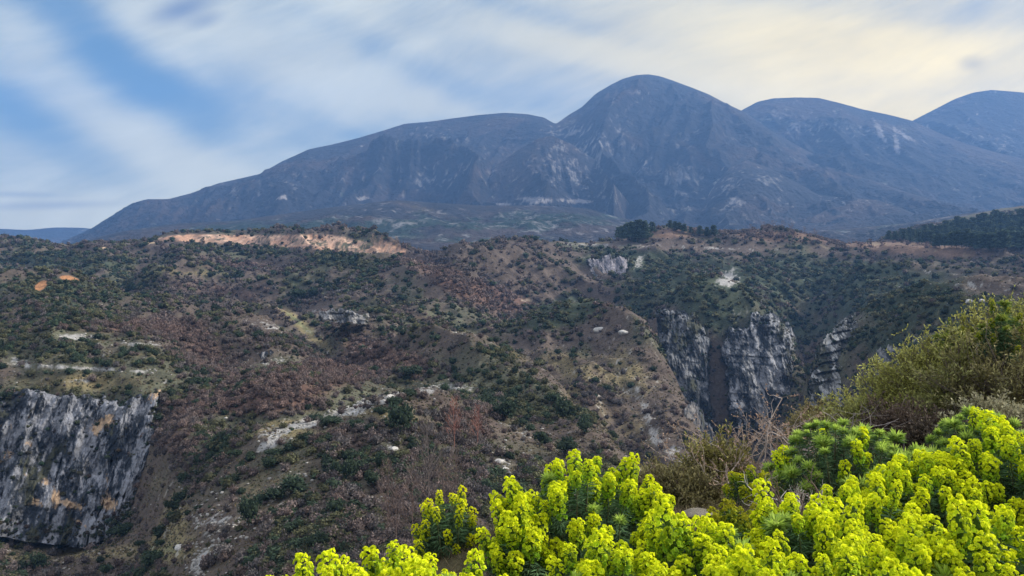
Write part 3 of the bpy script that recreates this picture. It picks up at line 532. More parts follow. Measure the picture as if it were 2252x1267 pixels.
scatter('loose_stone', np.stack([X_[S_], Y_[S_], z_[S_]], -1), rs, np.array([.33, .315, .29]) * r.uniform(.6, 1.2, (nS, 1)), [(IV * RNG.uniform(.6, 1.1, (12, 1)), IF, np.ones(12)) for _ in range(6)], 'small pale stones strewn over the slopes', sq=.6)
print('scrub', G.sum(), B.sum(), ng.sum(), nb.sum())

# ------------------------------------------------------------------ single bushes, trees and boulders on the hills
def rotz(v, a): return np.stack([v[..., 0] * math.cos(a) - v[..., 1] * math.sin(a), v[..., 0] * math.sin(a) + v[..., 1] * math.cos(a), v[..., 2]], -1)
def tube(p, r0, r1, n=4):
    """tapering tube along a polyline; returns verts, quads"""
    p = np.asarray(p, float); m = len(p); d = np.gradient(p, axis=0); d /= np.linalg.norm(d, axis=1)[:, None] + 1e-9
    a = np.cross(d, [.31, .87, .2]); a /= np.linalg.norm(a, axis=1)[:, None] + 1e-9; b = np.cross(d, a)
    rr = np.linspace(r0, r1, m)[:, None, None]; th = np.arange(n) * 2 * math.pi / n
    V = p[:, None] + rr * (a[:, None] * np.cos(th)[None, :, None] + b[:, None] * np.sin(th)[None, :, None])
    i = np.arange(m - 1)[:, None] * n; j = np.arange(n)[None]; k = (j + 1) % n
    return V.reshape(-1, 3), np.stack([i + j, i + k, i + n + k, i + n + j], -1).reshape(-1, 4)
class Acc:
    def __init__(s): s.v = []; s.t = []; s.q = []; s.c = []; s.n = 0
    def add(s, v, f, c):
        v = np.asarray(v, float).reshape(-1, 3); f = np.asarray(f); (s.t if f.shape[1] == 3 else s.q).append(f + s.n); s.v.append(v)
        s.c.append(np.broadcast_to(np.asarray(c, float), (len(v), 3))); s.n += len(v)
    def mesh(s, name, mat, smooth=False):
        fs = [np.concatenate(x) for x in (s.t, s.q) if x]
        return mesh_np(name, np.concatenate(s.v), fs, mat, np.clip(np.concatenate(s.c), .003, .95), smooth)
def leaves(A, c, d, l, wd, col, rng, droop=0.):
    """n thin diamond leaves: roots c, directions d, lengths l, widths wd"""
    n = len(c); d = d / (np.linalg.norm(d, axis=1)[:, None] + 1e-9); s_ = np.cross(d, rng.normal(size=(n, 3))); s_ /= np.linalg.norm(s_, axis=1)[:, None] + 1e-9
    l = np.broadcast_to(l, n)[:, None]; wd = np.broadcast_to(wd, n)[:, None]; dn = np.array([0, 0, -1.]) * droop
    V = np.stack([c, c + d * l * .5 + s_ * wd * .5 + dn * l * .15, c + d * l + dn * l * .6, c + d * l * .5 - s_ * wd * .5 + dn * l * .15], 1)
    A.add(V, np.arange(n * 4).reshape(-1, 4), np.repeat(np.broadcast_to(col, (n, 3)), 4, 0))
def crown_mesh(name, rng, n, leaf, col, lobes=9, squash=.8, up=0.):
    """a crown of unit radius built from lobes of leaf sprays with gaps between them"""
    A = Acc(); col = np.array(col)
    L_ = rng.normal(size=(lobes, 3)); L_ /= np.linalg.norm(L_, axis=1)[:, None]; L_[:, 2] = np.abs(L_[:, 2]) * .9 - .1; L_ *= rng.uniform(.35, .68, (lobes, 1)); L_[0] = 0
    R_ = rng.uniform(.28, .48, lobes); R_[0] = .6
    for k in range(lobes):
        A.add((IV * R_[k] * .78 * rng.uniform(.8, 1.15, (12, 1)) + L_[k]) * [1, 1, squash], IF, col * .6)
    w_ = rng.integers(0, lobes, n); d = rng.normal(size=(n, 3)); d /= np.linalg.norm(d, axis=1)[:, None]
    c = L_[w_] + d * (R_[w_] * rng.uniform(.7, 1.12, n))[:, None]; c[:, 2] *= squash
    leaves(A, c, d + rng.normal(size=(n, 3)) * .8 + [0, 0, up], leaf * rng.uniform(.6, 1.4, n), leaf * .8, col * rng.uniform(.6, 1.5, (n, 1)), rng)
    return A.mesh(name, M_BUSH)
def trunk_mesh(name, h, r, col, rng, limbs=4):
    A = Acc(); p = np.array([[0, 0, -.4], [.02, 0, h * .4], [-.02, .03, h]]) ; A.add(*tube(p, r, r * .5, 6), col)
    for k in range(limbs):
        a = rng.uniform(0, 6.28); q = np.array([math.cos(a), math.sin(a), .9]) * h * .5
        A.add(*tube([[0, 0, h * .5], np.array([0, 0, h * .5]) + q * .6, np.array([0, 0, h * .5]) + q], r * .5, r * .2, 4), col)
    return A.mesh(name, M_BARK)
rg = np.random.default_rng(77)
CR = [crown_mesh('crown', rg, 520, .16, (.036, .055, .032), lobes=int(rg.integers(7, 12))) for _ in range(5)]
TR = trunk_mesh('trunk', .7, .07, (.10, .08, .06), rg)
def bush(px, py, wpx, hpx, label, group='dark evergreen bushes standing alone on the slopes', name='evergreen_bush', cat='bush', crowns=CR):
    p = ray_hit(px, py + hpx * .42); rx = wpx / F * p[1] / 2 * 1.12; rz = hpx / F * p[1] / 2 * 1.15
    o = empty(name, p); o.rotation_euler[2] = random.uniform(0, 6.28); tag(o, label, cat, group)
    c = link('crown', random.choice(crowns), o, (0, 0, rz * .85)); c.scale = (rx, rx, rz / .8)
    t = link('trunk', TR, o); t.scale = (rx * .8, rx * .8, rz * 1.0)
    return o
BU = [(880, 925, 66, 76, 'largest dark evergreen tree standing just below the pale stony ridge crest'),
 (905, 868, 38, 28, 'round dark bush on the pale rocks at the right end of the ridge crest'), (868, 886, 40, 26, 'dark bush behind the white rocks of the stony ridge crest'),
 (592, 1022, 36, 30, 'round dark bush under the white outcrop at the left end of the stony ridge'), (527, 1032, 28, 20, 'small round bush in the brown grass left of the white outcrop'),
 (515, 998, 38, 22, 'low dark bush beside the grass strip at the left foot of the ridge'), (552, 1002, 28, 18, 'little dark bush touching the white outcrop from the left'),
 (606, 998, 44, 22, 'flat dark bush growing over the white outcrop'), (730, 928, 60, 24, 'long low dark bush right below the grey slab of the ridge'),
 (780, 935, 44, 26, 'dark bush in the row under the ridge slab, nearest its middle'), (815, 945, 30, 30, 'dark bush at the right end of the row under the ridge slab'),
 (768, 1038, 44, 62, 'tall dark bush at the centre of the shrubby slope under the ridge'), (742, 1032, 36, 40, 'dark bush touching the tall one on the shrubby slope from the left'),
 (640, 1068, 80, 46, 'wide dark bush on the shrubby slope under the white outcrop'), (610, 1090, 50, 34, 'dark bush at the lower left end of the wide one'),
 (545, 1128, 52, 76, 'big dark tree leaning over the grey gully at lower left'), (407, 1056, 34, 34, 'round dark bush alone in the ochre grass right of the left cliff'),
 (380, 1140, 34, 30, 'round dark bush in the ochre grass below and right of the left cliff'), (372, 1112, 26, 20, 'small dark bush just above the round one in the ochre grass'),
 (268, 1168, 70, 34, 'dark bush at the foot of the left cliff near its right corner'), (82, 1236, 52, 50, 'dark bush in the yellow grass at the bottom left corner'),
 (340, 1226, 62, 32, 'low wide dark bush in the yellow grass near the bottom edge'), (310, 1198, 22, 18, 'tiny dark bush in the yellow grass below the cliff'), (357, 1195, 34, 16, 'small flat bush beside a pale stone in the yellow grass'),
 (700, 1190, 56, 42, 'dark green bush low on the slope beside the first yellow flowers'), (740, 1120, 50, 46, 'dark bush above the low slope bush beside the flowers'), (840, 1022, 30, 50, 'narrow dark bush on the brown slope right of centre of the ridge'),
 (820, 1058, 44, 40, 'dark bush in the gully under the narrow one'), (1112, 905, 64, 50, 'wide green bush on the grassy hillside right of the ridge'), (1060, 880, 60, 26, 'low dark bush on the hillside above the wide green one'),
 (1040, 1038, 26, 20, 'small dark bush above the yellow spurge plant of the middle'), (1028, 1056, 20, 26, 'small upright bush left of the one above the middle spurge'), (1150, 930, 30, 22, 'small bush right of and below the wide green one'),
 (1238, 905, 54, 60, 'dark tree clump left of the orange rock on the hillside edge'), (1290, 938, 50, 44, 'dark tree clump under the orange rock of the hillside edge'), (1215, 878, 40, 30, 'dark bush at the top of the clump beside the orange rock'),
 (1240, 985, 60, 42, 'dark bushes on the slope right above the tallest yellow flower'), (1190, 965, 44, 34, 'dark bush left of the ones above the tallest yellow flower'), (1335, 855, 20, 16, 'lone round bush in the ochre grass of the middle valley'), (1258, 785, 24, 16, 'lone bush high in the ochre grass of the middle valley'), (1505, 968, 18, 40, 'narrow dark bush on the bare grey spur above the gorge'),
 (1035, 818, 24, 22, 'small dark tree on the left shoulder of the rounded hill'), (1000, 815, 16, 18, 'smaller dark tree beside the one on the left shoulder'), (945, 822, 18, 22, 'dark bush in the red thicket left of the rounded hill'), (910, 820, 60, 26, 'dark green clump at the edge of the red thicket'),
 (565, 738, 32, 20, 'dark bush on the ledge above the small rock face'), (690, 645, 30, 24, 'round dark tree on the ridge above the ochre strip'), (660, 650, 40, 28, 'dark tree at the left of the ridge top pair')]
for b in BU: bush(*b[:4], b[4])

# pines: a straight trunk and a crown of stacked sprays
def pine_mesh(rng, n=420):
    A = Acc(); col = np.array((.062, .088, .055)); z = rng.uniform(.18, 1, n); wd = (1.06 - z) ** .7 * .27 * rng.uniform(.3, 1.1, n) * (1 + .3 * np.sin(z * 26 + rng.uniform(0, 6))); a = rng.uniform(0, 6.28, n)
    c = np.stack([np.cos(a) * wd, np.sin(a) * wd, z], -1); d = np.stack([np.cos(a), np.sin(a), rng.uniform(-.3, .7, n)], -1)
    leaves(A, c, d, .11 * rng.uniform(.6, 1.3, n), .08, col * rng.uniform(.6, 1.5, (n, 1)), rng)
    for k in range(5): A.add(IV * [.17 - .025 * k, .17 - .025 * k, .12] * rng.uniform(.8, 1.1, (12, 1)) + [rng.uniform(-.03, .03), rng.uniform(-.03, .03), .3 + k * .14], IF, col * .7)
    return A.mesh('crown', M_BUSH)
PC = [pine_mesh(rg) for _ in range(4)]
_a = Acc(); _a.add(*tube([[0, 0, -.06], [.01, 0, .4], [0, 0, .93]], .022, .006, 5), (.11, .085, .07)); PT = _a.mesh('trunk', M_BARK)
def pine(px, base, top, label, group, wide=1.0):
    p = ray_hit(px, base); h = (base - top) / F * p[1] * 1.04
    o = empty('pine_tree', p); o.rotation_euler[2] = random.uniform(0, 6.28); tag(o, label, 'tree', group)
    c = link('crown', random.choice(PC), o); c.scale = (h * wide, h * wide, h); t = link('trunk', PT, o); t.scale = (h, h, h)
KN = [(1360, 524, 497, 'short dark pine at the far left of the clump on the plateau knoll'), (1370, 530, 499, 'second pine from the left in the clump on the knoll'), (1381, 528, 492, 'third pine from the left in the knoll clump'), (1391, 531, 491, 'pine left of the tallest in the knoll clump'), (1402, 532, 487, 'tallest pine in the middle of the knoll clump'), (1413, 533, 490, 'pine just right of the tallest in the knoll clump'), (1421, 528, 498, 'last pine at the right of the knoll clump'),
 (1433, 514, 490, 'single pine between the clump and the bare red mound'), (1474, 506, 487, 'leftmost pine behind the bare red mound'), (1484, 508, 488, 'second pine behind the bare red mound'), (1494, 510, 491, 'third pine behind the bare red mound'), (1505, 514, 494, 'fourth pine on the falling side of the red mound'), (1518, 517, 501, 'short last pine on the falling side of the red mound'), (1538, 521, 500, 'small pine alone right of the red mound'), (1556, 523, 503, 'left one of two round pines in the plateau dip'), (1568, 524, 499, 'right one of two round pines in the plateau dip')]
for (x, b, t, l_) in KN: pine(x, b, t, l_, 'pines on the plateau knoll', 1.35)
rw = random.Random(5); k_ = 0
for row, (b0, b1, hh) in enumerate([((530, 0), (500, 0), 26), ((534, 0), (520, 0), 28), ((538, 0), (540, 0), 30), ((545, 0), (556, 0), 34)]):
    x = 1955 + row * 34
    while x < 2265:
        f_ = (x - 1955) / 300; base = b0[0] * (1 - f_) + b1[0] * f_ + rw.uniform(-3, 3); h = hh * (.75 + .4 * f_) * rw.uniform(.8, 1.2) * (1 if x < 2050 or row else 1.2)
        pine(x, base, base - h, 'dark pine in the %s row of the right hand wood, %s' % (('rearmost', 'second rear', 'second front', 'front')[row], 'at its left end' if x < 2060 else 'left of its middle' if x < 2115 else 'right of its middle' if x < 2180 else 'by the photo edge'), 'pines of the wood at the right edge', 1.25); k_ += 1
        x += rw.uniform(10, 15)

# leafless trees
def bare_tree_mesh(rng, h=1.0, spread=.3, n1=16, n2=5, r=.016, col=(.13, .10, .09)):
    A = Acc(); top = np.array([rng.uniform(-.04, .04), rng.uniform(-.04, .04), h]); A.add(*tube([[0, 0, -.05], top * .5 + [.01, 0, 0], top], r, r * .3, 4), col)
    for k in range(n1):
        z = rng.uniform(.22, .95); a = rng.uniform(0, 6.28); l = spread * (1.15 - z) * rng.uniform(.7, 1.3); b = top * z; e = b + np.array([math.cos(a) * l, math.sin(a) * l, l * 1.1 + .03])
        A.add(*tube([b, (b + e) / 2 + [0, 0, -.01], e], r * .45, r * .15, 3), col)
        for j in range(n2):
            t = rng.uniform(.3, 1); s0 = b + (e - b) * t; a2 = a + rng.uniform(-1, 1); l2 = l * rng.uniform(.3, .6)
            A.add(*tube([s0, s0 + np.array([math.cos(a2) * l2, math.sin(a2) * l2, l2])], r * .22, r * .1, 3), np.array(col) * rng.uniform(.8, 1.3))
    return A
def bare_tree(px, base, top, label, group, col, Y=None, spread=.3, n1=18, n2=6):
    p = ray_hit(px, base) if Y is None else P(px, base, Y); h = (base - top) / F * p[1]
    o = empty('bare_tree', p); tag(o, label, 'tree', group)
    A = bare_tree_mesh(rg, 1.0, spread, n1, n2, .009 if Y is None else .006, col); m = link('trunk', A.mesh('trunk', M_BARK), o); m.scale = (h,) * 3
    B_ = Acc(); n = 320; z = rg.uniform(.3, 1.05, n); a = rg.uniform(0, 6.28, n); q = spread * (1.25 - z) * np.sqrt(rg.random(n)); c = np.stack([np.cos(a) * q, np.sin(a) * q, z], -1)
    leaves(B_, c, np.stack([np.cos(a) * .5, np.sin(a) * .5, np.ones(n)], -1), .07, .006, np.array(col) * rg.uniform(.8, 1.4, (n, 1)), rg); c = link('crown', B_.mesh('crown', M_BUSH), o); c.scale = (h,) * 3
for (x, b, t, l_) in [(752, 541, 519, 'leafless tan tree rising over the middle of the orange bank'), (822, 552, 522, 'leafless tan tree at the left of the pair over the bank end'), (842, 548, 520, 'leafless tan tree at the right of the pair over the bank end'), (873, 556, 526, 'last leafless tan tree at the right end of the orange bank')]:
    bare_tree(x, b, t, l_, 'leafless trees on the orange bank', (.27, .19, .14), spread=.35)
for i, (x, b, t, l_) in enumerate([(1650, 517, 495, 'leftmost leafless tree on the red rise of the plateau'), (1680, 515, 490, 'leafless tree left of the top of the red rise'), (1700, 514, 487, 'leafless tree crowning the red rise of the plateau'), (1722, 514, 489, 'leafless tree right of the top of the red rise'), (1742, 517, 492, 'leafless tree where the red rise starts to fall'), (1770, 520, 500, 'small leafless tree low on the falling side of the red rise'), (1792, 526, 505, 'last thin leafless tree below the red rise')]):
    bare_tree(x, b, t, l_, 'leafless trees on the red rise', (.15, .10, .085), spread=.45)
for i, (x, b, t, l_) in enumerate([(22, 545, 527, 'leafless tree on the skyline at the left edge'), (45, 545, 528, 'leafless tree on the skyline beside the one at the left edge')]):
    bare_tree(x, b, t, l_, 'leafless trees on the left skyline', (.12, .09, .10), spread=.5)
for (x, b, t, l_, c) in [(1000, 990, 880, 'reddish leafless tree on the brown slope right of the big evergreen', (.26, .12, .09)), (1050, 985, 895, 'smaller reddish leafless tree beside the bigger one', (.26, .12, .09)), (940, 1180, 930, 'tall dark leafless pole tree left of the spurge in the middle', (.11, .09, .08)),
   (905, 1200, 1030, 'thin leafless tree left of the tall pole tree', (.14, .10, .085)), (870, 1210, 1060, 'short leafless tree above the lowest yellow flowers', (.14, .10, .085)), (975, 1170, 1010, 'thin leafless tree right of the tall pole tree', (.15, .11, .09)), (1000, 1120, 990, 'slender leafless tree behind the small spurge plant', (.15, .11, .09)), (850, 1190, 1020, 'leafless tree at the left end of the pole tree group', (.14, .10, .085)), (700, 975, 920, 'leafless grey tree on the slope under the ridge slab', (.14, .11, .11))]:
    bare_tree(x, b, t, l_, 'leafless trees on the near slope', c, spread=.22)

def rock_mesh(rng, name='boulder', n=2, col=(.42, .40, .37), flat=.6, mat=None):
    import bmesh
    bm = bmesh.new(); bmesh.ops.create_icosphere(bm, subdivisions=3, radius=1); V = np.array([v.co[:] for v in bm.verts])
    F_ = np.array([[v.index for v in f.verts] for f in bm.faces]); bm.free()
    for k in range(9):                                   # split by flat faces, like limestone
        d = rng.normal(size=3); d /= np.linalg.norm(d); h = rng.uniform(.55, .9); q = V @ d; V = V - np.clip(q - h, 0, None)[:, None] * d
    V = V * (1 + .07 * fbm(V[:, 0] * 3 + V[:, 2] * 2, V[:, 1] * 3, 4, int(rng.integers(0, 90))))[:, None] * [1, .8, flat]
    nz = fbm(V[:, 0] * 4, V[:, 2] * 5 + V[:, 1] * 3, 4, 5)
    return mesh_np(name, V, F_, mat or M_STONE, np.array(col) * (1 + .3 * nz)[:, None])
for (x, y, w_, l_) in [(866, 986, 17, 'white boulder on the grassy crest below the big evergreen tree'), (994, 992, 20, 'pale boulder on the brown slope right of the white one'), (1098, 1012, 24, 'broken white boulder above the middle spurge plants'), (1112, 1028, 16, 'smaller broken boulder just under the bigger one'), (857, 870, 22, 'white rock on the stony ridge crest, in the middle of three'), (840, 880, 26, 'white rock on the stony ridge crest, leftmost of three'), (876, 862, 14, 'white rock on the stony ridge crest, rightmost of three'),
    (870, 1207, 20, 'pale stone at the edge of the slope above the lowest flowers'), (395, 1200, 22, 'pale stone lying in the yellow grass near the bottom left'), (1255, 918, 10, 'small white stone left of the orange rock'), (1317, 720, 22, 'pale square rock on the flank of the green knoll'), (1372, 732, 22, 'pale rock right of the square one on the green knoll'), (405, 797, 16, 'upright pale rock at the right end of the cliff ledge'), (2130, 663, 16, 'pale rounded rock in the scrub at the right'), (2160, 660, 12, 'smaller pale rock beside the rounded one at the right'), (2090, 667, 10, 'little pale rock left of the rounded one at the right')]:
    p = ray_hit(x, y + w_ * .25); o = link('boulder', rock_mesh(rg), None, p); s_ = w_ / F * p[1] * .62; o.scale = (s_, s_, s_); tag(o, l_, 'rock', 'pale boulders on the hills')

# ------------------------------------------------------------------ the foreground slope
EU = [ # px, base py, Y, radius, height, stems, kind, label
 (1285, 1235, 4.6, .50, .50, 88, 'y', 'big domed yellow spurge shrub with the tallest flower spike, in the middle of the bottom'),
 (1140, 1310, 4.2, .17, .40, 24, 'y', 'yellow spurge joined to the left flank of the big domed one'),
 (985, 1215, 4.8, .20, .37, 20, 's', 'small dark spurge with slim upright yellow spikes, left of the big domed one'),
 (890, 1500, 3.2, .26, .46, 44, 'y', 'yellow spurge below the small dark one, its round heads near the bottom edge'),
 (735, 1510, 3.0, .24, .43, 34, 'y', 'leftmost yellow spurge, only its top showing at the bottom edge'),
 (1010, 1520, 2.9, .24, .40, 36, 'y', 'yellow spurge cut by the bottom edge just right of the round headed one'),
 (1180, 1490, 3.1, .20, .35, 20, 'y', 'low yellow spurge at the bottom edge under the big domed shrub'),
 (1345, 1450, 3.3, .25, .43, 36, 'y', 'yellow spurge at the bottom edge right under the dark hollow of the big shrub'),
 (1530, 1400, 3.5, .30, .46, 48, 'y', 'tall yellow spurge right of the pale stone, in the front row'),
 (1645, 1275, 4.2, .27, .36, 40, 'o', 'rounded green and yellow spurge with ochre tinge behind the front row'),
 (1770, 1350, 3.7, .30, .48, 46, 'y', 'yellow spurge in the second row between the ochre one and the right hand mass'),
 (1900, 1290, 4.1, .30, .46, 48, 'y', 'yellow spurge right of the twiggy hollow, its spikes leaning left'),
 (2060, 1230, 4.4, .36, .50, 60, 'y', 'broad yellow spurge climbing the slope at the right below the dark hollow'),
 (2215, 1200, 4.4, .36, .58, 60, 'y', 'yellow spurge at the right edge, uppermost of the front mass'),
 (1665, 1490, 2.9, .26, .37, 34, 'y', 'yellow spurge filling the bottom edge under the ochre tinged one'),
 (1850, 1500, 2.8, .26, .38, 36, 'y', 'yellow spurge at the bottom edge between two larger front ones'),
 (1990, 1460, 3.0, .28, .44, 44, 'y', 'bright yellow spurge near the bottom right with dense heads'),
 (2180, 1440, 3.0, .28, .48, 46, 'y', 'tall yellow spurge by the right edge, reaching above its neighbours'),
 (2120, 1600, 2.4, .22, .34, 24, 'y', 'yellow spurge at the bottom edge close to the right corner'),
 (1880, 1115, 5.6, .52, .56, 90, 'g', 'big domed spurge with mostly green unopened tips beside the dark thicket'),
 (2170, 1075, 5.9, .42, .52, 64, 'g', 'green tipped spurge at the right edge under the pale dry shrub'),
 (1668, 1110, 6.3, .24, .30, 22, 't', 'thin scattered yellow spurge among grey twigs left of the green domed one'),
 (2105, 800, 8.6, .22, .42, 20, 'h', 'yellow green spurge standing out of the olive hedge near its crest'),
 (2200, 790, 7.9, .20, .50, 20, 'h', 'yellow green spurge at the crest of the slope by the right edge')]
BR = [ # px, base py, Y, radius, height, label, colour
 (1905, 990, 9.0, .46, .56, 'olive brown bush at the lower left end of the hillside hedge', (.38, .38, .12)),
 (2010, 970, 8.8, .55, .88, 'tallest olive bush of the hedge with a thin twig sticking up', (.41, .41, .12)),
 (2120, 985, 8.2, .62, 1.02, 'dark olive bush in the middle of the hedge', (.31, .31, .105)),
 (2230, 1000, 7.6, .62, 1.05, 'dark olive bush at the right edge above the pale dry shrub', (.23, .21, .09)),
 (2255, 850, 8.6, .5, .90, 'green brown bush highest on the slope at the right edge', (.32, .33, .10)),
 (1800, 985, 9.6, .36, .40, 'low olive bush in front of the hedge where the slope drops', (.22, .19, .085)),
 (2000, 1030, 7.2, .45, .5, 'brown shrub in the dark hollow behind the green domed spurge', (.085, .062, .048)),
 (2110, 1080, 6.7, .40, .5, 'dark brown shrub in the hollow right of the green domed spurge', (.065, .052, .040)),
 (1575, 1130, 7.4, .30, .66, 'upright yellow green juniper like bush left of the bare twigs', (.25, .23, .075)),
 (1500, 1150, 7.0, .34, .46, 'low olive bush behind the big yellow spurge', (.19, .17, .075)),
 (2185, 1010, 6.9, .30, .44, 'pale dry feathery shrub near the right edge', (.34, .32, .20)),
 (2060, 930, 8.6, .55, .84, 'olive bush between the tallest one and the dark middle one', (.39, .385, .11)),
 (2180, 900, 8.4, .5, .95, 'olive bush behind the dark middle one, its top against the far scrub', (.38, .37, .11)),
 (1430, 1130, 7.6, .25, .34, 'small olive bush at the right shoulder of the big yellow spurge', (.18, .16, .08))]
TWG = [(1660, 1120, 7.2, .55, .82, 'leafless shrub with pinkish buds on its upper twigs', (.33, .27, .23), True), (1760, 1120, 7.0, .55, .78, 'tangled leafless shrub right of the budding one', (.27, .235, .22), False),
 (1780, 1165, 5.0, .26, .22, 'dead grey branches lying before the green domed spurge', (.40, .37, .33), False), (1740, 1175, 5.0, .32, .26, 'low brown tangle of twigs above the front row of spurge', (.16, .12, .10), False), (1985, 1100, 6.0, .4, .35, 'dead twigs arching out right of the green domed spurge', (.16, .13, .115), False)]
GP = []
for e in EU: p = P(e[0], e[1], e[2]); GP.append(tuple(p))
for e in BR: p = P(e[0], e[1], e[2]); GP.append(tuple(p))
for e in TWG[:2]: p = P(e[0], e[1], e[2]); GP.append(tuple(p))
GP += [(0, 0, -1.62), (1.2, .8, -1.45), (0, -10, -1.0), (-15, -10, -7), (-8, 0, -5.2), (-2.2, 2, -2.3), (-4, 5, -4.6), (-10, 12, -11.5), (-1.5, 5, -3.2), (-1.5, 9, -5.6), (0, 9, -4.2), (1.5, 10, -4.4), (0, 14, -7.6), (4, 14, -5.0), (3, 20, -9.5), (10, 20, -5.6), (20, 22, -3.2), (18, 0, 1.6), (14, 9, .6), (6, 0, .1), (10, -12, 1.5), (-20, 22, -22),
  (0, 50, -35), (20, 50, -24), (45, 50, -12), (-30, 50, -50), (0, 100, -76), (60, 100, -58), (-60, 100, -90), (0, 135, -110), (80, 135, -85), (-80, 130, -120), (40, -80, 6), (-60, -60, -30), (100, 0, 15), (-120, 0, -60), (0, -130, 10)]
def gz(x, y):
    q = np.stack([np.ravel(x), np.ravel(y)], -1); z = tps(GP, q).reshape(np.shape(x)); rr_ = np.hypot(x, y)
    return z + .06 * fbm(x / .7, y / .7, 4, 401) * sstep(.5, 3, rr_) + .5 * fbm(x / 9, y / 9, 3, 405) * sstep(12, 30, rr_)
th = np.linspace(0, 2 * math.pi, 721)[None, :]; rad_ = np.exp(np.linspace(math.log(.25), math.log(170), 330))[:, None]
gx_ = np.sin(th) * rad_; gy_ = np.cos(th) * rad_; gz_ = gz(gx_, gy_)
gn1 = fbm(gx_ / .5, gy_ / .5, 5, 411, .65); gn2 = fbm(gx_ / 2.5, gy_ / 2.5, 3, 415)
gc_ = np.ones(gx_.shape + (3,)) * np.array((.060, .046, .036)); mk = sstep(0, .6, gn1 + gn2)[..., None]; gc_ = gc_ * (1 - mk) + np.array((.10, .085, .045)) * mk
mk = sstep(.45, .7, gn1)[..., None]; gc_ = gc_ * (1 - mk) + np.array((.24, .22, .19)) * mk
tag(link('ground', mesh_np('ground', np.stack([gx_, gy_, gz_], -1).reshape(-1, 3), grid_faces(330, 721)[:, ::-1], M_GROUND, np.clip(gc_, .01, .8).reshape(-1, 3), True)), kind='structure')

# parts of a spurge: flower spike, green tip, leafy stem
def spike_mesh(rng, l, rad, n, top=(.95, .98, .025), low=(.32, .52, .04)):
    A = Acc(); m = max(20, n // 6); k = np.arange(m); t = (k + .5) / m; a = k * 2.39996 + rng.uniform(0, 6)
    z = l * t ** .9; prof = np.where(t < .65, .70 + .45 * t, np.sqrt(np.clip(1 - ((t - .65) / .38) ** 2, .03, 1))); rr_ = rad * prof * rng.uniform(.62, 1.12, m)
    c = np.stack([np.cos(a) * rr_, np.sin(a) * rr_, z], -1); d = np.stack([np.cos(a) * (1.15 - t), np.sin(a) * (1.15 - t), .3 + 1.2 * t ** 2], -1); d /= np.linalg.norm(d, axis=1)[:, None]
    hue = rng.uniform(-.15, .15)
    mixc = np.clip(t * 1.2 + hue + rng.uniform(-.3, .3, m), 0, 1)[:, None]; c1 = np.array(low) * (1 - mixc) + np.array(top) * mixc; c1 = c1 * rng.uniform(.7, 1.15, (m, 1))  # natural yellow over green; tops also painted brighter, as if lit from above
    q = 8; h = rng.normal(size=(m, q, 3)); h /= np.linalg.norm(h, axis=2)[..., None]; h = h + d[:, None] * 1.1; h /= np.linalg.norm(h, axis=2)[..., None]
    cc_ = (c[:, None] + h * rad * .31).reshape(-1, 3); nrm = h.reshape(-1, 3) + rng.normal(size=(m * q, 3)) * .25; nrm /= np.linalg.norm(nrm, axis=1)[:, None]; N_ = m * q
    e1 = np.cross(nrm, [.2, .1, 1.]); e1 /= np.linalg.norm(e1, axis=1)[:, None]; e2 = np.cross(nrm, e1); s_ = rad * .205 * rng.uniform(.7, 1.3, N_); ang = np.arange(5) * 2 * math.pi / 5
    rim = cc_[:, None] + s_[:, None, None] * (e1[:, None] * np.cos(ang)[None, :, None] + e2[:, None] * np.sin(ang)[None, :, None]) + nrm[:, None] * (s_ * .5)[:, None, None]
    V = np.concatenate([(cc_ - nrm * s_[:, None] * .3)[:, None], rim], 1).reshape(-1, 3); b = (np.arange(N_) * 6)[:, None, None]; j = np.arange(5); f = np.stack([np.zeros(5, int), 1 + j, 1 + (j + 1) % 5], -1)[None] + b
    cl = np.repeat(np.repeat(c1, q, 0) * rng.uniform(.8, 1.2, (N_, 1)), 6, 0).reshape(N_, 6, 3); cl[:, 0] *= (.7, .85, .8); A.add(V, f.reshape(-1, 3), cl.reshape(-1, 3))
    w_ = 26; zz = l * rng.uniform(-.15, .75, w_); aa = rng.uniform(0, 6.28, w_); leaves(A, np.stack([0 * zz, 0 * zz, zz], -1), np.stack([np.cos(aa), np.sin(aa), .2 + 0 * aa], -1), rad * rng.uniform(1.0, 1.7, w_), rad * .2, (.10, .19, .05), rng, .2)
    A.add(IV * [rad * .42, rad * .42, l * .42] + [0, 0, l * .46], IF, (.10, .17, .03)); return A.mesh('flower_spike', M_FLOWER)
def tip_mesh(rng, rad, n=110, col=(.58, .74, .13)):
    A = Acc(); d = rng.normal(size=(n, 3)); d[:, 2] = np.abs(d[:, 2]) * .9 + .1; d /= np.linalg.norm(d, axis=1)[:, None]
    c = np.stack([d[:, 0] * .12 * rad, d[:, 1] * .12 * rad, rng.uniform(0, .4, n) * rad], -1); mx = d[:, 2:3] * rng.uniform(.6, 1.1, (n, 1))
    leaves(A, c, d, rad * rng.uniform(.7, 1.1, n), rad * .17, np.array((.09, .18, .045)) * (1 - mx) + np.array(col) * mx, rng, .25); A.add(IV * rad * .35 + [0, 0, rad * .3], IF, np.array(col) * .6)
    return A.mesh('leaf_tip', M_FLOWER)
def stem_mesh(rng, l=.34, n=120, col=(.085, .155, .072)):
    A = Acc(); A.add(*tube([[0, 0, .01], [.004, 0, -l * .5], [0, .004, -l]], .0035, .0045, 4), (.16, .19, .09)); z = -l * rng.random(n) ** 1.2 * .92; a = rng.uniform(0, 6.28, n)
    d = np.stack([np.cos(a), np.sin(a), .35 + .9 * (z / l)], -1); c = np.stack([0 * a, 0 * a, z], -1)
    leaves(A, c, d, rng.uniform(.045, .075, n), .0075, np.array(col) * rng.uniform(.65, 1.45, (n, 1)), rng, .35); return A.mesh('leafy_stem', M_LEAF)
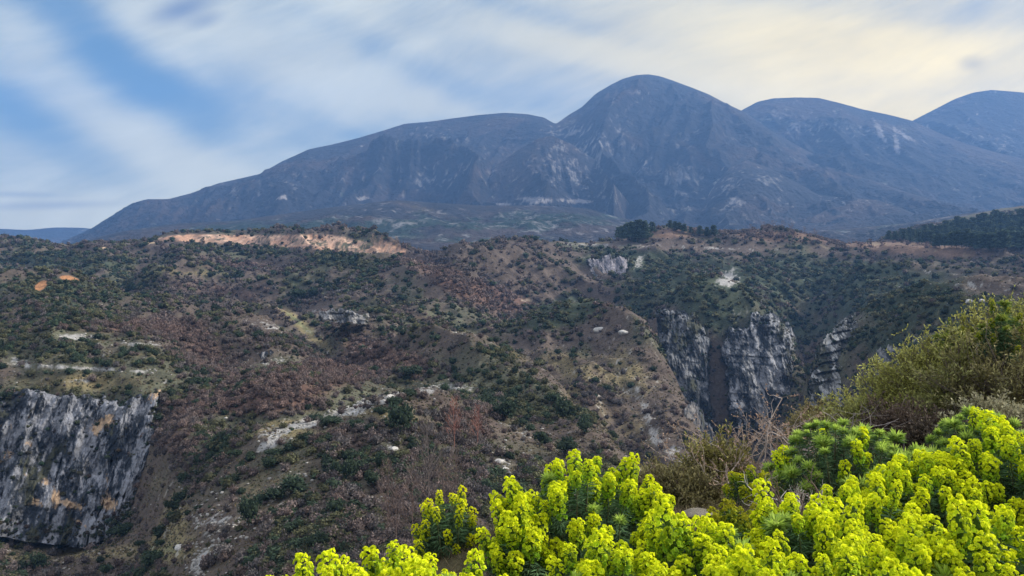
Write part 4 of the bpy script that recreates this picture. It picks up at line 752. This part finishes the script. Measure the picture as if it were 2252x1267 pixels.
SP = {'y': [spike_mesh(rg, rg.uniform(.09, .17), rg.uniform(.027, .035), 230) for _ in range(12)],
      's': [spike_mesh(rg, rg.uniform(.08, .12), .023, 150, top=(.95, .90, .02), low=(.45, .55, .03)) for _ in range(4)],
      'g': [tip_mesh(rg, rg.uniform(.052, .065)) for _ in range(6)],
      'o': [spike_mesh(rg, rg.uniform(.09, .13), .034, 200, top=(.50, .47, .03), low=(.24, .36, .04)) for _ in range(4)],
      't': [spike_mesh(rg, rg.uniform(.06, .10), .030, 150, top=(.58, .56, .02)) for _ in range(3)],
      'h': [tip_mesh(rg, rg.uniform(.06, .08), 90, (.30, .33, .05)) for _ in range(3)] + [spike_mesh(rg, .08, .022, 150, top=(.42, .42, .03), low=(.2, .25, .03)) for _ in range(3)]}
ST = [stem_mesh(rg, rg.uniform(.28, .36)) for _ in range(6)]; STG = [stem_mesh(rg, rg.uniform(.3, .36), 80, (.065, .12, .055)) for _ in range(4)]
from mathutils import Vector
def spurge(px, base, Y, r_, h, n, kind, label):
    n = min(98, int(n * 1.22)); c = P(px, base, Y); o = empty('spurge_shrub', c); tag(o, label, 'shrub', 'yellow flowering spurge shrubs on the near slope')
    rng = np.random.default_rng(int(px * 7 + base)); W = Acc(); K = Acc()
    for i in range(n):
        t = (i + .5) / n; ph = math.acos(1 - t * 1.02) * rng.uniform(.93, 1.05); a = i * 2.39996 + rng.uniform(-.25, .25); q = rng.uniform(.84, 1.10)
        p = np.array([r_ * math.sin(ph) * math.cos(a) * q, r_ * math.sin(ph) * math.sin(a) * q, h * (.16 + .84 * max(0, math.cos(ph)) ** .75) * rng.uniform(.76, 1.08)])
        sz = rng.uniform(.62, 1.15); k2 = kind
        if kind == 'g' and rng.random() < .10: k2 = 'y'
        if kind == 'y' and rng.random() < .06: k2 = 'g'
        head = SP[k2][int(rng.integers(0, len(SP[k2])))]; hl = .11 if k2 in 'yost' else .05
        ax = Vector((p[0] / r_ * .45, p[1] / r_ * .45, 1.0 if kind != 's' else 1.6)) + Vector(rng.normal(size=3) * .10); ax.normalize()
        tipv = Vector(p); b = tipv - ax * hl * sz
        st = link('leafy_stem', random.choice(STG if kind in 'gh' else ST), o, b); st.rotation_mode = 'QUATERNION'
        qz = ax.to_track_quat('Z', 'Y'); st.rotation_quaternion = qz; ss = min(1.0, max(.45, p[2] / .34)); st.scale = (1, 1, ss)
        lo = b - ax * .30 * ss; W.add(*tube([(0, 0, -.05), (lo[0] * .45, lo[1] * .45, lo[2] * .35), tuple(lo), tuple(b - ax * .1)], .006, .0035, 3), (.17, .13, .09))
        if kind == 'y' and ph > 1.12 and rng.random() < .42: continue
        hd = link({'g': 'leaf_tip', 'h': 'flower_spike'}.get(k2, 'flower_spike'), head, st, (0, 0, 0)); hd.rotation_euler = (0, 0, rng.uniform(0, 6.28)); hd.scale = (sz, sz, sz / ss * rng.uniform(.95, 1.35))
    m = 34 * n; d = rng.normal(size=(m, 3)); d /= np.linalg.norm(d, axis=1)[:, None]; d[:, 2] = np.abs(d[:, 2]); q = rng.uniform(.25, .86, (m, 1)); c_ = d * q * [r_, r_, h * .8]
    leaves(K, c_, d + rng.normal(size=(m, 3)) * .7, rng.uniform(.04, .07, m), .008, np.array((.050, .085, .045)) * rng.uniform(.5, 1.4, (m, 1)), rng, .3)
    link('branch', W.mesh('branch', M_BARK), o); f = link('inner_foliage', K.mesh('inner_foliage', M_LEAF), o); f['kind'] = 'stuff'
for e in EU: spurge(*e)

def brush(px, base, Y, r_, h, label, col, name='olive_bush'):
    h *= .88; r_ *= .95
    """dense small leaved bush: arching twigs with leaves along their outer part"""
    c = P(px, base, Y); o = empty(name, c); tag(o, label, 'bush', 'brown and olive bushes of the hillside hedge'); rng = np.random.default_rng(int(px + base)); A = Acc(); B_ = Acc(); nt_ = 290
    for i in range(nt_):
        a = rng.uniform(0, 6.28); t = rng.random() ** .5; ph = t * 1.5; q = rng.uniform(.72, 1.12) * (1 + .18 * math.sin(a * 3 + px)); e = np.array([r_ * math.sin(ph) * math.cos(a), r_ * math.sin(ph) * math.sin(a), h * (.12 + .88 * math.cos(ph) ** .8)]) * q
        m_ = np.array([e[0] * .35, e[1] * .35, e[2] * .6]); k3 = e + rng.normal(size=3) * .05; pl = np.array([[0, 0, -.05], m_, e * .85 + m_ * .05, k3]); B_.add(*tube(pl, .007, .0015, 3), np.array((.13, .10, .085)) * rng.uniform(.6, 1.6))
        ns = 11; s_ = rng.uniform(.35, 1.0, ns)[:, None]; r0 = np.where(s_ < .6, m_ + (e - m_) * s_, m_ + (k3 - m_) * s_); sd = rng.normal(size=(ns, 3)) * .9 + e / np.linalg.norm(e) + [0, 0, .5]; sd /= np.linalg.norm(sd, axis=1)[:, None]; sl = rng.uniform(.05, .13, (ns, 1))
        for g in range(6):
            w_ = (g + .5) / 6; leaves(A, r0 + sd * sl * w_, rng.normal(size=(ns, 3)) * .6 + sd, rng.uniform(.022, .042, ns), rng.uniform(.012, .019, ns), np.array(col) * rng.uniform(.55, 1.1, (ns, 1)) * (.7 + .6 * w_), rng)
        for g in range(0, ns, 3): B_.add(*tube([r0[g], r0[g] + sd[g] * sl[g] * 1.1], .0025, .001, 3), (.17, .14, .11))
    link('foliage', A.mesh('foliage', M_LEAF), o); link('branch', B_.mesh('branch', M_BARK), o)
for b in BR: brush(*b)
def twigs(px, base, Y, r_, h, label, col, buds):
    c = P(px, base, Y); o = empty('leafless_shrub', c); tag(o, label, 'shrub', 'leafless shrubs and dead branches on the near slope'); rng = np.random.default_rng(int(px * 3 + base)); A = Acc(); B_ = Acc()
    def grow(p, d, l, r0, dep):
        q = [p]; 
        for _ in range(4): d = d + rng.normal(size=3) * .22 + [0, 0, .05]; d = d / np.linalg.norm(d); q.append(q[-1] + d * l / 4)
        A.add(*tube(q, r0, r0 * .55, 3 if dep > 1 else 5), np.array(col) * rng.uniform(.7, 1.3))
        if dep == 3 or (buds and rng.random() < .3):
            if buds: k = rng.uniform(0, 1, 7)[:, None]; b0 = q[1] + (q[-1] - q[1]) * k; leaves(B_, b0, rng.normal(size=(7, 3)) + d, .020, .012, np.array((.36, .25, .18)) * rng.uniform(.7, 1.3, (7, 1)), rng)
        if dep < 3:
            for _ in range(3 if dep else 5):
                s0 = q[int(rng.integers(1, 5))]; grow(s0, d + rng.normal(size=3) * .75, l * rng.uniform(.45, .75), r0 * .5, dep + 1)
    for i in range(11):
        a = rng.uniform(0, 6.28); d = np.array([math.cos(a) * r_, math.sin(a) * r_, h * rng.uniform(.5, 1.1)]); l = np.linalg.norm(d) * .62; grow(np.array([rng.uniform(-.1, .1), rng.uniform(-.1, .1), -.03]), d / np.linalg.norm(d), l, .013, 0)
    link('branch', A.mesh('branch', M_BARK), o)
    if buds: link('bud', B_.mesh('bud', M_LEAF), o)['kind'] = 'stuff'
for t in TWG: twigs(*t)
for (px, py, Y, s_, l_) in [(1530, 1132, 4.9, .13, 'pale weathered stone between the big domed spurge and the front row'), (1480, 1150, 4.8, .07, 'small flat stone left of the pale weathered one')]:
    o = link('stone', rock_mesh(rg, 'stone', col=(.24, .215, .175), flat=.22), None, P(px, py, Y)); o.scale = (s_,) * 3; tag(o, l_, 'stone')

# litter and dry grass between the shrubs: nobody could count it
A = Acc(); n = 60000; r = np.random.default_rng(3); gyy = np.exp(r.uniform(math.log(2.2), math.log(14), n)); gxx = gyy * r.uniform(-.3, .68, n); zz = gz(gxx, gyy); d = r.normal(size=(n, 3)); d[:, 2] = np.abs(d[:, 2]) + .5
leaves(A, np.stack([gxx, gyy, zz], -1), d, r.uniform(.03, .13, n), .004, np.array((.15, .12, .07)) * r.uniform(.4, 1.5, (n, 1)), r)
tag(link('dry_grass', A.mesh('dry_grass', M_LEAF)), 'dry grass and litter on the ground between the shrubs', 'grass', kind='stuff')

# ------------------------------------------------------------------ the air
def haze():
    x0, x1, y0, y1, z0, z1 = -6500, 6500, -500, 8600, -600, 1480
    V = [(x, y, z) for x in (x0, x1) for y in (y0, y1) for z in (z0, z1)]
    Fc = np.array([(0, 1, 3, 2), (4, 6, 7, 5), (0, 4, 5, 1), (2, 3, 7, 6), (0, 2, 6, 4), (1, 5, 7, 3)])
    m = D.materials.new('haze'); m.use_nodes = True; t = m.node_tree; t.nodes.clear(); o = t.nodes.new('ShaderNodeOutputMaterial'); v = t.nodes.new('ShaderNodeVolumePrincipled')
    v.inputs['Color'].default_value = (.22, .46, .97, 1); v.inputs['Density'].default_value = HAZE; v.inputs['Anisotropy'].default_value = .2
    t.links.new(v.outputs[0], o.inputs['Volume']); me = mesh_np('haze', V, Fc, m); tag(link('haze', me), kind='stuff')
HAZE = .000075
haze()
